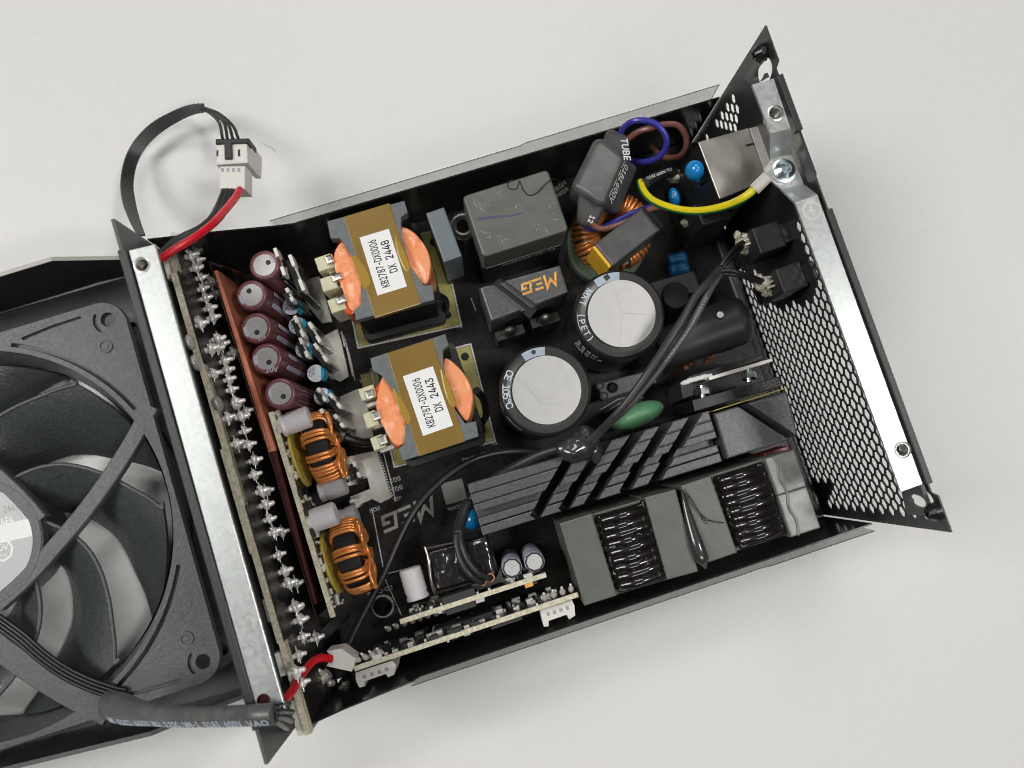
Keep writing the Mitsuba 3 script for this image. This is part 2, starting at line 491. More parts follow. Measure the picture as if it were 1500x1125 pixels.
ps('base_plate', box(0.8, 190, -.6, 150, .4, 1.6), 'black_gloss', 'black steel floor of the case')
WALLS = ((-.4, -1, [(4.5, 57), (13.4, 52), (34.5, 46), (37, 42), (189, 42)], 'lower'), (149.6, 1, [(1.0, 66), (20.5, 55), (35, 46), (40, 43.5), (189, 42)], 'upper'))
for y, sg, top, nm in WALLS:
    ps('side_wall', ext([(top[0][0], 1.0)] + top + [(189, 1.0)], -.25, .25).transform(np.array([[1, 0, 0, 0], [0, 0, 1, y], [0, 1, 0, 0]], float)), 'black_gloss', f'glossy black insulating wall along the {nm} side')
    h = hold(f'{PS}__insulating_sheet', f'clear plastic insulating sheet along the {nm} side')
    ys, x0, zt = y + sg * .7, 34.0, 50.0 if sg > 0 else 46.3
    st = 118 if sg > 0 else 150
    zb, lean = (30, .7) if sg < 0 else (24, .5)
    v = [[x0, ys, zb], [187, ys, zb], [187, ys + sg * lean, zt], [st + 2, ys + sg * lean, zt], [st, ys + sg * lean * .96, zt - 1.2], [x0, ys + sg * lean * .96, zt - 1.2]]
    add(h + '__sheet', trimesh.Trimesh(v, [[0, 1, 2], [0, 2, 3], [0, 3, 4], [0, 4, 5]], process=False), 'film')
    add(h + '__edge', join(*[sweep([v[i], v[i + 1]], circ(.13, 5)) for i in (1, 2, 3, 4)]), 'film_edge')

# rear plate: honeycomb of real holes in the (y, z) plane at x = 190
EARS = [(0, 0.4), (150, 0.4), (150, 86), (139, 86), (138.2, 83), (11, 83), (10.2, 86), (0, 86)]
solid = [[(147.01, 23.39), (134.63, 42.54), (141.64, 53.9), (145.09, 74.35), (126.52, 85.13), (100.36, 82.32), (102.72, 63.34), (96.77, 60.76), (80.96, 60.62), (76.07, 57.48), (77.33, 33.75), (83.41, 12.94), (92.11, 21.77), (98.59, 7.24), (111.38, 1.35), (116.68, 22.84), (127.54, -0.41)]]
holes = []
blk = Polygon(solid[0])
for j in range(26):
    for i in range(40):
        y, z = 4.5 + i * 3.8 + (j % 2) * 1.9, 4.0 + j * 3.25
        if not (3.5 < y < 146.5 and 3 < z < 80.5) or blk.distance(Polygon([(y - .5, z), (y + .5, z), (y, z + .5)])) < 1.4: continue
        if y < 16 and z < 22 - (16 - y) * 1.0 and y < 13: continue
        if y > 134 and z > 50: continue
        holes.append([(y + 1.82 * math.cos(t), z + 1.86 * math.sin(t)) for t in np.arange(6) * math.pi / 3 + math.pi / 6])
slots = []
for c in ([(140.81, 76.15)], [(8.88, 77.16)]):
    slots.append([(c[0][0] + 2.0 * math.cos(t), c[0][1] + 4.6 * math.sin(t)) for t in np.arange(20) * math.pi / 10])
YZ = np.array([[0, 0, 1, 0], [1, 0, 0, 0], [0, 1, 0, 0]], float)       # (u, v, w) -> x = w, y = u, z = v


def yz(poly, x0, x1, ch=0): return ext(poly, x0, x1, ch).transform(YZ)


plate = cs([EARS]) - cs(holes) - cs(slots[0:1]).offset(1.3) - cs(slots[1:2]).offset(1.3)
ps('rear_plate', yz(plate, 189.9, 190.4), 'black_paint', 'black rear plate with honeycomb vent holes')
ps('rear_lip', join(box(188.0, 189.9, 14, 94, 83.2, 86.4, .3), box(188.0, 189.9, 118, 135, 83.2, 86.4, .3)), 'black_paint')
for q, s in (([(145.05, 64.97), (144.73, 78.29), (137.73, 79.1), (140.31, 69.31)], slots[0]), ([(11.68, 70.31), (13.78, 82.26), (4.61, 82.2), (4.6, 68.55)], slots[1])):
    ps('bracket_tab', yz(cs([q]) - cs([s]), 188.3, 189.4), 'grey_paint', 'small grey steel tab with a slot hole')
for c in ([(144.62, 81)], [(6.12, 84.4)]):
    ps('case_screw', screw((189.4, *c[0]), 2.6, (-1, 0, 0), 3.2), 'screw_black', 'black screw in an outer corner of the rear plate')
# rear rail in steps
A = [(180.7, 134.64, 85.6), (187.11, 134.58, 85.6), (186.79, 119.29, 85.6), (180.93, 119.64, 85.6)]
B = [(180.93, 119.64, 85.6), (186.79, 119.29, 85.6), (188.79, 114.29, 77), (182.53, 114.72, 77)]
Cq = [(182.53, 114.72, 77), (188.79, 114.29, 77), (189.05, 104.95, 77), (182.35, 105.31, 77), (179.75, 109.34, 77), (179.31, 112.27, 77)]
D = [(182.35, 105.31, 77), (189.05, 104.95, 77), (187.45, 98.93, 85.6), (180.74, 98.55, 85.6)]
E = [(180.74, 98.55, 85.6), (187.45, 98.93, 85.6), (187.26, 14.44, 85.6), (181.02, 14.33, 85.6)]
rail = m3.Manifold.batch_boolean([slab(q, 1.0) for q in (A, B, Cq, D, E)], m3.OpType.Add)
holeA, holeB = [(184.19, 124.71, 85.6), (185.34, 24.74, 85.6)]
for c in (holeA, holeB): rail = rail - cyl((c[0], c[1], 80), (c[0], c[1], 90), 1.75)
r_ = hold(f'{PS}__rear_rail', 'bright galvanised steel rail along the top of the rear plate')
add(r_ + '__rail', rail, 'galvanised')
for c in (holeA, holeB):
    add(r_ + '__threaded_hole', lathe([(1.7, -4), (2.3, -3.9), (2.3, .25), (2.05, .3), (1.7, -.4), (1.45, -3.6), (1.45, -4)], c, n=24), 'tin')
g = (184.41, 95.01)
add(r_ + '__earth_mark', join(lathe([(2.3, 0), (2.6, 0), (2.6, .12), (2.3, .12), (2.3, 0)], (*g, 85.6)), box(g[0] - .15, g[0] + .15, g[1] - .1, g[1] + 1.6, 85.6, 85.72),
    *[box(g[0] - q, g[0] + q, g[1] - .3 - i * .6, g[1] - .1 - i * .6, 85.6, 85.72) for i, q in enumerate((1.3, .9, .4))]), 'dull_tin')
es = (184.59, 110.24)
ps('earth_screw', join(lathe([(0, 0), (3.6, 0), (3.6, .7), (2.9, .8), (0, .8)], (*es, 77), n=32), screw((*es, 77.8), 2.9, h=2.0)), 'screw_zinc', 'zinc plated cross-head screw holding the earth wire')

# modular end at the left
ps('front_plate', yz([(0, .4), (150, .4), (150, 86), (141, 86), (140.4, 83), (10, 83), (9.2, 86), (0, 86)], -.6, .3), 'grey_paint', 'dark grey end plate on the connector side')
ps('front_lip', box(-1.2, 1.2, 9, 141, 83.2, 86.3, .3), 'black_paint')
fr = ext([(1.2, 10), (8.2, 10.4), (8.8, 140), (1.6, 140.4)], 84.6, 85.8, .25)
fh = [(4.01, 135.38, 85.8), (3.46, 15.43, 85.8)]
for c in fh: fr = fr - cyl((c[0], c[1], 80), (c[0], c[1], 90), 1.7)
r_ = hold(f'{PS}__front_rail', 'pale grey steel rail across the connector end')
add(r_ + '__rail', fr, 'galvanised')
add(r_ + '__threaded_hole', lathe([(1.6, -4), (2.2, -3.9), (2.2, .2), (1.95, .25), (1.6, -.4), (1.4, -3.6), (1.4, -4)], fh[0], n=24), 'tin')
add(r_ + '__threaded_hole', lathe([(0, -1.6), (1.75, -1.6), (1.75, .05), (1.5, .05), (1.2, -.8), (0, -.9)], fh[1], n=24), 'maroon_film', 'dark red plug in the lower screw hole')

# vertical connector board
h = hold(f'{PS}__connector_board', 'upright connector board behind the end rail, cream edge on top')
bt = ext([(3.6, -2), (5.2, -2), (5.2, 147), (3.6, 147)], 14, 59.6)
add(h + '__board', bt, 'board_black')
edge = [box(3.5, 5.3, -2.2, 25, 57, 60.5), box(3.1, 4.9, 25, 66, 57, 60.4), box(2.6, 4.0, 52, 84, 56, 60.2), box(3.4, 5.2, 66, 110, 57, 60.6), box(3.0, 4.8, 110, 140, 57, 60.4), box(3.8, 5.4, 140, 148, 57, 60)]
add(h + '__edge', join(edge), 'board_edge')
for (px, zz) in (((1.74, 143.33), 57), ((1.59, 122.98), 52), ((4.52, 96.81), 48), ((5.67, 76.38), 48), ((-0.89, 34.97), 55), ((1.26, 19.24), 58)):
    add(h + '__white_spacer', box(.6, 3.4, px[1] - 4, px[1] + 3, 30, zz, .4), 'nylon')
# solder joints on it, with spikes
SOL = []
for s in range(6):
    b = [V(cyl((0, 0, 0), (1.0, 0, 0), .8, .7, 8)), blob((1.7, 0, 0), (1.1, 1.5, 1.4), s + 3, .4, 1.2, 2), V(cyl((1.6, 0, 0), (3.5, RND.normal(0, .2), 0), 1.25, .55, 9)), blob((3.5, 0, 0), (.7, .65, .6), s + 9, .3, 1, 1)]
    for t in range(9):
        a = t * .7 + RND.uniform(-.3, .3); l = RND.uniform(1.5, 2.1)
        b.append(V(cyl((2.1, 0, 0), (RND.uniform(.9, 1.7), math.cos(a) * l, math.sin(a) * l), .7, .12, 6)))
    for g_ in (-1, 1): b.append(V(cyl((1.5, 0, 0), (1.5, g_ * RND.uniform(2.2, 3.0), 0), .35, .1, 5)))
    mm = join(b); mm.apply_scale(.001)
    SOL.append(mikit.ply(mm, 'mat_solder', smooth=40))
SPOTS = [(147.36, 48.79), (143.73, 46.7), (141.22, 43.68), (137.16, 44.95), (133.88, 45), (130.49, 44.5), (127.37, 43.78), (119.91, 45.32), (116.21, 48.37), (112.72, 44.01), (109.3, 45.59), (106.35, 45.42), (102.9, 45.68), (93.89, 44.63), (89.13, 44.71), (84.61, 44.56), (79.44, 43.56), (74.75, 48.12), (69.38, 45.87), (64.94, 45.73), (60.29, 45.8), (56.01, 44.69), (48.94, 46.6), (43.61, 45.84), (39.6, 45.27), (31.83, 45.6), (27.82, 45.03), (22.78, 45.74), (19.41, 56.17), (16.45, 64.76), (12.36, 60.5), (142.19, 33.8), (138.24, 32.93), (117.34, 31.56), (96.3, 36.56), (69.23, 40.55), (55.26, 35.39), (38.39, 36.86), (19.51, 32.3), (122.62, 58.09), (114.85, 55.79), (106.48, 59.51), (92.82, 57.8), (84.67, 57.1), (32.14, 46.12), (147.8, 41.11), (118.39, 43.27), (98.68, 44.56)]
for i, (y, z) in enumerate(SPOTS):
    kk = num(f'{PS}__connector_board__solder_joint')
    scene[kk] = {**SOL[i % 6], 'to_world': S().translate([.0053, y * .001, z * .001]).rotate([1, 0, 0], float(RND.uniform(-25, 25))).scale([float(RND.uniform(.95, 1.2))] * 3)}
lump = [(114.96, 70.16), (108.67, 70.55), (98.62, 42.97), (123.84, 56.42), (97.11, 61.03)]
add(h + '__solder_pad', join([blob((6.0, y, z), (1.2, 2.2, 3.2), 40 + i, .3, .7, 2) for i, (y, z) in enumerate(lump)]), 'dull_tin', smooth=True)
# tangle of blobs at the lower end
m = []
for i, p in enumerate([(3.8, 11.82, 34), (4.53, 8.84, 32), (5.67, 6.38, 30), (2.42, 9.44, 36), (6.35, 3.81, 28), (3.1, 5.59, 34), (3.2, 2.67, 30), (0.7, 6.57, 38), (0.7, 2.82, 34), (2.68, -1.11, 24), (7.64, -0.53, 22), (8.84, -0.06, 20), (5.47, -1.76, 20), (-2.55, -2.85, 30), (-1.54, 1.34, 34)]):
    m.append(blob(p, (1.5, 1.3, 1.4), 60 + i, .5, 1.3, 2))
for i, (a, b_) in enumerate(([(1.12, 5.01, 36), (4.47, 8.77, 36)], [(-0.7, -1.22, 30), (3.67, 1.17, 30)], [(-3.82, -4.93, 24), (0.48, -2.22, 24)], [(3.62, 5.77, 32), (7.86, 7.75, 32)])):
    d_ = np.subtract(b_, a); L = np.linalg.norm(d_)
    m.append(lathe([(0, 0)] + [(1.5 + .35 * (j % 2), L * (j + .5) / 14) for j in range(14)] + [(0, L)], a, d_, 14))
ps('solder_lumps', join(m), 'dull_tin', 'rough grey soldered wire ends at the lower end of the connector board', smooth=40)
ps('end_block', box(.6, 3.4, -2.5, 8, 30, 58, .4), 'nylon_clear', 'cream plastic block at the lower end of the connector board')

# ---------------------------------------------------------------- main board
ZB = 7.6
mb = hold(f'{PS}__circuit_board', 'glossy black main circuit board with white printing')
add(mb + '__board', ext([(9, -.4), (187.5, .6), (187.5, 148.8), (9, 149.5)], 6, ZB), 'board_black')
WIN = [(65.41, 127.46, 37.76, 36.08, -5.07), (64.35, 82.5, 36.69, 36.01, -3.5)]
for i, w in enumerate(WIN):
    add(mb + '__bare_patch', rbox(w, ZB, ZB + .05, 0), 'board_bare', 'bare yellowish patch of board under a transformer')
    add(mb + '__white_outline', ext(cs(rc(w, .7, .7)) - cs(rc(w, .15, .15)), ZB, ZB + .06), 'white_print')
    add(mb + '__slot', join(*[cyl((*at(w, u, v), ZB), (*at(w, u, v), ZB + .08), 1.5) for u, v in ((-.75, -.8), (-.5, -.86), (.8, -.75), (.85, .8))]), 'anodised_black')
add(mb + '__board_logo', logo(20, (44.2, 47.46), ZB, -175.32, .08, 1.6), 'logo_grey', 'grey printed logo lettering on the black board')
tt = []
for s, q, h_, a in (('SQ2', (45.47, 61.63), 1.5, 180), ('SQ3', (45.24, 58.37), 1.5, 180), ('JS1', (43.87, 54.71), 1.3, 180), ('T2', (82.66, 63.14), 1.3, 180), ('T1', (83.27, 108.03), 1.3, 180),
                    ('RX-T1-PQ', (77.37, 60.42), 1.2, 178), ('DD CARD', (31.4, 25.59), 1.5, 180), ('Q21', (114.34, 97.67), 1.4, 180), ('Q22', (100.82, 97.67), 1.2, 180), ('SQ8', (35.36, 53.63), 1.4, 180),
                    ('QR Code', (65.63, 45.39), 1.3, 180), ('Q51', (45.62, 101.13), 1.2, 180), ('SR2', (44.57, 99.36), 1.2, 180), ('C53', (48.82, 101.43), 1.2, 180)):
    tt.append(text(s, h_, (*q, ZB), a, depth=.05))
add(mb + '__lettering', join(tt), 'white_print', 'small white printed component names on the board')
add(mb + '__blank_patch', rbox((62.26, 50.26, 7.88, 7.72, -2.62), ZB, ZB + .12, 0), 'logo_grey', 'blank pale grey square on the board beside the ribbed heat sink')
for q in ([(40.84, 117.19), (40.8, 109.26), (40.03, 99.76)], [(42.22, 71.18), (41.62, 58.26), (41.36, 53.22)], [(122.26, 62.25), (129.43, 63.91), (138.47, 63.14)], [(123.61, 60.76), (129.99, 62.41), (138.55, 61.79)], [(89.47, 115.99), (89.76, 111.07)], [(32.52, 53.52), (29.81, 27.86), (31.74, 13.5)], [(29.22, 30.06), (39.14, 29.34)]):
    add(mb + '__printed_line', sweep([(*p, ZB + .03) for p in q], [(-.14, -.03), (.14, -.03), (.14, .03), (-.14, .03)], up=(0, 0, 1)), 'white_print')
lines = []
for q in ([(40.35, 118.14), (40.08, 112.92)], [(40.58, 111.97), (39.82, 101.66)], [(40.68, 71.16), (40.6, 55.77)]):
    p = np.linspace(q[0], q[1], 16)
    lines += [V(box(x - .3, x + .3, y - .3, y + .3, ZB, ZB + .06)) for x, y in p]
add(mb + '__printed_dots', join(lines), 'white_print', stuff=True)
ps('board_screw', screw((*(26.42, 19.62), 8.4), 3.3, h=2.4), 'screw_black', 'shiny black screw in the board at lower left')
add(f'{PS}__board_screw__washer', lathe([(2.9, 0), (4.0, 0), (4.0, .5), (2.9, .5), (2.9, 0)], (*(26.34, 19.56), ZB), n=28), 'dull_tin')
add(mb + '__bare_patch', rbox((44.55, 98.45, 4.62, 4.54, -6.19), ZB, ZB + .05, 0), 'board_bare')
add(mb + '__bare_patch', rbox((48.93, 99.23, 3.17, 2.93, -1.76), ZB, ZB + .05, 0), 'board_bare')

# ---------------------------------------------------------------- two transformers
CORES = ["479,324 592,294 597,311 587,318 587,341 602,394 621,418 633,417 636,439 521,469 519,454 528,447 530,414 518,380 498,349 484,349"]
T = []


def transformer(core, tape, lab, left, right, terms, label, code, z, gold):
    t = hold(f'{PS}__transformer', label)
    add(t + '__core', ext(core, z - 5, z, .5), 'ferrite')
    add(t + '__lower_wrap', ext(cs(core).offset(-.25), 9, z - 2.2), 'matte_black', 'black wrapped lower body')
    add(t + '__base', ext(cs(core).hull().offset(2.0), ZB + .1, 15, .4), 'chip')
    hb = rbox(tape, z - 2.4, z + .22, .3, gy=.25)
    add(t + '__tape', hb, 'kapton', 'brown polyimide tape round the core')
    for q in (left, right):
        c = np.mean(q, 0)
        add(t + '__winding', crumple(ext(rounded(q, 4), 13, z - 2.2, .6, 3), .8, .34, int(gold * 7 + c[0]), z - 4), 'orange_tape', 'salmon orange taped winding', smooth=14)
        add(t + '__winding_side', ext([tuple(c + (np.array(p) - c) * 1.05) for p in q], 12, z - 5.0, .6), 'kapton_clear')
        add(t + '__bobbin', ext([tuple(c + (np.array(p) - c) * np.array([1.12, 1.22])) for p in q], ZB, 15, .4), 'chip')
    L = rbox(lab, z + .22, z + .34, 0)
    k = add(t + '__label', L, 'label_white', 'white paper label with black code lettering')
    a = lab[4] + 90
    zz = z + .34
    add(t + '__label_lettering', join(text('KB2787-DX0006', 2.5, (*at(lab, -.05, -.84), zz), a, width=lab[3] * .82, bold=True), text('DX', 2.6, (*at(lab, .74, -.45), zz), a, width=lab[3] * .15, bold=True), text(code, 2.6, (*at(lab, .74, .0), zz), a, width=lab[3] * .33, bold=True)), 'ink')
    for i, (blk, pin) in enumerate(terms):
        add(t + '__terminal_block', rbox(blk, 26, z - 3, .4), 'nylon_cream', 'cream terminal block')
        b = rbox(pin, z - 5, z - 1.2, .7)
        b = m3.Manifold.batch_boolean([rbox(pin, z - 2.4, z - .8, .8), rbox((pin[0], pin[1], pin[2] * .8, pin[3] * .7, pin[4]), z - 10, z - 2, .2)], m3.OpType.Add)
        add(t + '__terminal', b, 'tin', 'folded tinned terminal')
        add(t + '__lead_stack', join(*[rbox((pin[0], pin[1], pin[2] * 1.7, pin[3] * .45, pin[4]), z - 7 - j * 2.2, z - 6 - j * 2.2, .2, dy=-pin[3] * .9) for j in range(3)]), 'dull_tin')
    return t


transformer([(50.97, 146.61), (76.83, 145.73), (76.75, 141.67), (74.16, 140.81), (72.63, 135.79), (72.27, 123.32), (74.67, 116.9), (77.25, 116.32), (76.42, 111.41), (50.44, 112.59), (50.98, 115.92), (53.31, 116.82), (55.85, 123.76), (55.54, 131.88), (53.35, 139.91), (50.4, 140.83)], (64.27, 128.89, 15.61, 34.58, -0.08), (64.4, 128.13, 9.86, 20.03, -0.02),
            [(50.58, 137.32), (54.53, 138.95), (56.64, 132.08), (56.13, 126.53), (52.93, 116.65), (49.59, 117), (49, 124.27), (48.68, 131.72)], [(73.2, 138.39), (77.07, 135.02), (79.21, 128.35), (78.52, 122.35), (75.14, 117.46), (72.23, 123.85), (71.93, 133.5)],
            [((45.89, 134.65, 5.39, 4.84, 2.29), (48, 134.75, 2.68, 2.91, 2.91)), ((45.31, 127.62, 5.06, 4.64, -0.22), (48.58, 128.41, 3.34, 2.43, 5.66)), ((45.79, 120.12, 5.22, 4.73, 2.61), (47.72, 120.91, 3.25, 2.63, 2.76))],
            'upper transformer with brown tape, its label reading DX 2448', '2448', 45, 0)
transformer([(51.23, 99.35), (76.45, 99.7), (76.44, 95.99), (74.03, 94.89), (72.67, 89.07), (72.06, 76.16), (73.86, 70.32), (77.37, 69.88), (76.75, 65.07), (51.61, 64.97), (51.52, 69.07), (53.6, 69.99), (56.3, 77.3), (55.49, 86.48), (53.01, 93.24), (50.91, 95.29)], (64.51, 82.1, 15.39, 34.17, 0.15), (64.82, 80.68, 10.07, 20.13, 1.53),
            [(48.75, 85.36), (53.32, 92.92), (55.13, 86.1), (55.93, 77.55), (53.55, 70.52), (50.32, 71.1), (49.13, 75.37), (48.26, 80)], [(73.84, 92.45), (77.24, 88.57), (79.21, 82.36), (78.53, 76.56), (74.66, 70.87), (72.42, 76.89), (71.67, 84.76)],
            [((46.87, 89.46, 5.07, 4.1, 1.62), (47.68, 88.49, 2.94, 2.99, -0.14)), ((45.43, 80.91, 4.09, 5.06, 1.61), (47.69, 81.38, 2.94, 3.05, 1.8)), ((45.41, 73.11, 3.98, 4.38, 2.54), (47.27, 73.3, 2.93, 3.03, 1.76))],
            'lower transformer with brown tape, its label reading DX 2443', '2443', 45, 1)
FOLD = [[(55.3, 133.37), (57.73, 130.01), (58.7, 123.34), (55.83, 121.42), (55.5, 127.17)], [(70.46, 135.51), (71.86, 131.03), (72.32, 124.25), (70.32, 122.99), (69.51, 129.39)], [(55.31, 88.14), (57.1, 84.36), (58.2, 77.61), (56.2, 75.51), (55.26, 81.29)], [(71.63, 89.4), (72.87, 85.31), (73.13, 77.42), (71.09, 76.69), (70.71, 82.78)]]
for i, q in enumerate(FOLD):
    add(f'{PS}__transformer' + ('_001' if i > 1 else '') + '__tape_fold', ext(rounded(q, 4), 43, 45.5, .5), 'kapton_clear', 'creased yellow tape at the waist of the core')
for i, q in enumerate(([(47.62, 122.29), (52.13, 121.83), (52.44, 117.43), (49.75, 115.43), (47.25, 117.17)], [(51.4, 138.88), (54.2, 140.42), (55.03, 137.74), (51.41, 135.01)], [(73.82, 123.88), (78.32, 123.2), (77.66, 119.55), (74.7, 117.6)], [(50.39, 76.26), (54.55, 76.32), (53.28, 70.71), (50.26, 69.83)], [(48.76, 89.11), (52.94, 92.22), (52.87, 88.97), (49.48, 85.38)])):
    add(f'{PS}__transformer' + ('_001' if i > 2 else '') + '__orange_tape', ext(rounded(q, 4), 20, 41.5, .8), 'orange_deep', 'deep orange tape end')
# dark leads at the right of each transformer
for q in ([(77.77, 116, 30), (79.96, 115.06, 22), (78.92, 113.18, 14), (76.52, 113.29, 8)], [(80.67, 80.04, 36), (82.08, 77.21, 28), (81.53, 72.58, 16), (78.71, 70.38, 8)]):
    ps('transformer_lead', wire(q, 1.3), 'wire_black', 'short black sleeved lead beside a transformer')

# ---------------------------------------------------------------- parts by the upper side
r = (86.01, 132.56, 6.35, 17.76, 2.25)
h = hold(f'{PS}__film_capacitor', 'blue-grey rectangular film capacitor beside the upper transformer')
add(h + '__body', rbox(r, 13, 40, .5), 'grey_block'); add(h + '__base', rbox(r, ZB, 13, .2, gx=.2, gy=.2), 'chip')
add(f'{PS}__small_inductor', join(lathe([(3.0, 0), (5.2, .4), (5.6, 2), (5.6, 22), (5.0, 24), (3.6, 24.5), (2.2, 24), (2.0, 18), (0, 18)], (*(93.43, 135.89), ZB), n=32)), 'dark_sleeve', 'black sleeved ring coil behind the blue-grey capacitor', smooth=40)
r = (110.19, 130.67, 29.57, 21.55, 0.63)
h = hold(f'{PS}__boxed_choke', 'large dark green-grey box with rounded corners, scratches and a faint purple mark')
body = cs(rc(r, -1.5, -1.5)).offset(1.5, m3.JoinType.Round, 2, 40)
add(h + '__body', ext(body, 30, 46, .8, 4), 'ferrite_green', smooth=35)
add(h + '__lower_body', ext(body.offset(.15), ZB, 30, .3), 'dark_sleeve')
a = -9.36
add(h + '__purple_mark', sweep([(*q, 46.02) for q in spline([(97.65, 132.43), (102.73, 131.56), (108.4, 130.28), (112.5, 129.95)], 6)], [(-.55, -.02), (.55, -.02), (.55, .02), (-.55, .02)], up=(0, 0, 1), scale=np.linspace(1, .45, 19)), 'purple_mark', 'faint purple pen line')
sc_ = []
for i, c in enumerate([(98.59, 139.09), (99.17, 137.23), (99.81, 136.31), (99.52, 126.6), (100.02, 125.97), (102.78, 123.68), (103.49, 122.98), (120.53, 126.49), (121.59, 124.72), (122.31, 129.78), (117.55, 123.11), (116.34, 124.45), (101.58, 135.28), (106.45, 138.8), (112.07, 132.97)]):
    for j in range(3):
        L, g = RND.exponential(.7) + .15, math.radians(RND.uniform(-90, -45) if i < 3 else RND.uniform(0, 360))
        o = np.array(c) + RND.normal(0, .7, 2)
        sc_.append(sweep([(*o, 46.02), (o[0] + L * math.cos(g), o[1] + L * math.sin(g), 46.02)], [(-.07, -.02), (.07, -.02), (.07, .02), (-.07, .02)], up=(0, 0, 1)))
add(h + '__scratch', join(sc_), 'scratch', 'pale scratches', stuff=True)
add(h + '__hair', wire([(112.94, 141.53, 46.2), (110.89, 140.97, 46.2), (110.75, 139.08, 46.2), (113.09, 138.35, 46.2), (114.71, 140.46, 46.3), (114.93, 137.5, 46.3), (116.21, 134.94, 46.3), (119.32, 135.14, 46.4), (122.78, 137.12, 46.6), (125.88, 137.83, 46), (129.24, 136.83, 42)], .17, 6, 6), 'wire_black', 'thin dark thread lying on the box')
s0 = at(r, .75, -1.0)
c, q = math.cos(math.radians(r[4])), math.sin(math.radians(r[4]))
add(h + '__side_lettering', join(text('0128850-0C-02', 1.7, (at(r, -.55, -1)[0] + .2 * q, at(r, -.55, -1)[1] - .2 * c, 27.0), face=((c, q, 0), (0, 0, 1)), mirror=False)), 'logo_grey')
add(h + '__warning_print', join(text('HIGH', 1.6, (*(129.12, 141.12), 20), 20), text('POWER', 1.5, (*(127.63, 138.14), 20), 20)), 'logo_grey', 'small warning print beside the box')

# heat sink with the orange logo
hs = hold(f'{PS}__logo_heat_sink', 'dark anodised heat sink with an orange logo and a diagonal slot')
b = ext([(91.9, 112.41), (119.9, 111.64), (119.83, 101.92), (92.09, 100.29)], 12, 38, .8, 3)
g0, g1 = [(96.86, 113.76), (109.66, 94.98)]
for o in (0, 1.5, -1.5):
    gd = np.array(g1) - np.array(g0); gn = np.array([-gd[1], gd[0]]) / np.hypot(*gd)
    b = b - hullpts([[*(np.array(p) + gn * (o + sx)), zz] for p in (np.array(g0) - gd * .2, np.array(g1) + gd * .25) for sx in (-.85, .85) for zz in (38 - (5.5 if o == 0 else 4.0 - abs(o)), 40)])
add(hs + '__body', b, 'anodised')
add(hs + '__slot_bed', hullpts([[*(np.array(p) + gn * sx), zz] for p in (np.array(g0) + gd * .04, np.array(g1) - gd * .22) for sx in (-2.1, 2.1) for zz in (30, 34.6)]), 'anodised_black')
add(hs + '__orange_logo', logo(12.6, (111.34, 107.51), 38.0, -178.20, .08), 'logo_orange', 'orange angular logo lettering, upside down')
for p in ((97.9, 97), (110.85, 97.61)):
    add(hs + '__clip_screw', lathe([(0, 0), (2.6, 0), (2.6, .8), (1.9, 1.5), (.9, 1.8), (0, 1.8)], (*p, 28), (.1, -.9, .35), n=24), 'tin', smooth=40)
    add(hs + '__transistor', rbox((p[0], p[1] - .5, 10, 3.4, 0), 10, 27, .2), 'chip')
for p in ((97.26, 96.92), (108.99, 97.14)):
    add(hs + '__ball_pin', V(ball((*p, 14), 1.0, 14)), 'tin', smooth=True)

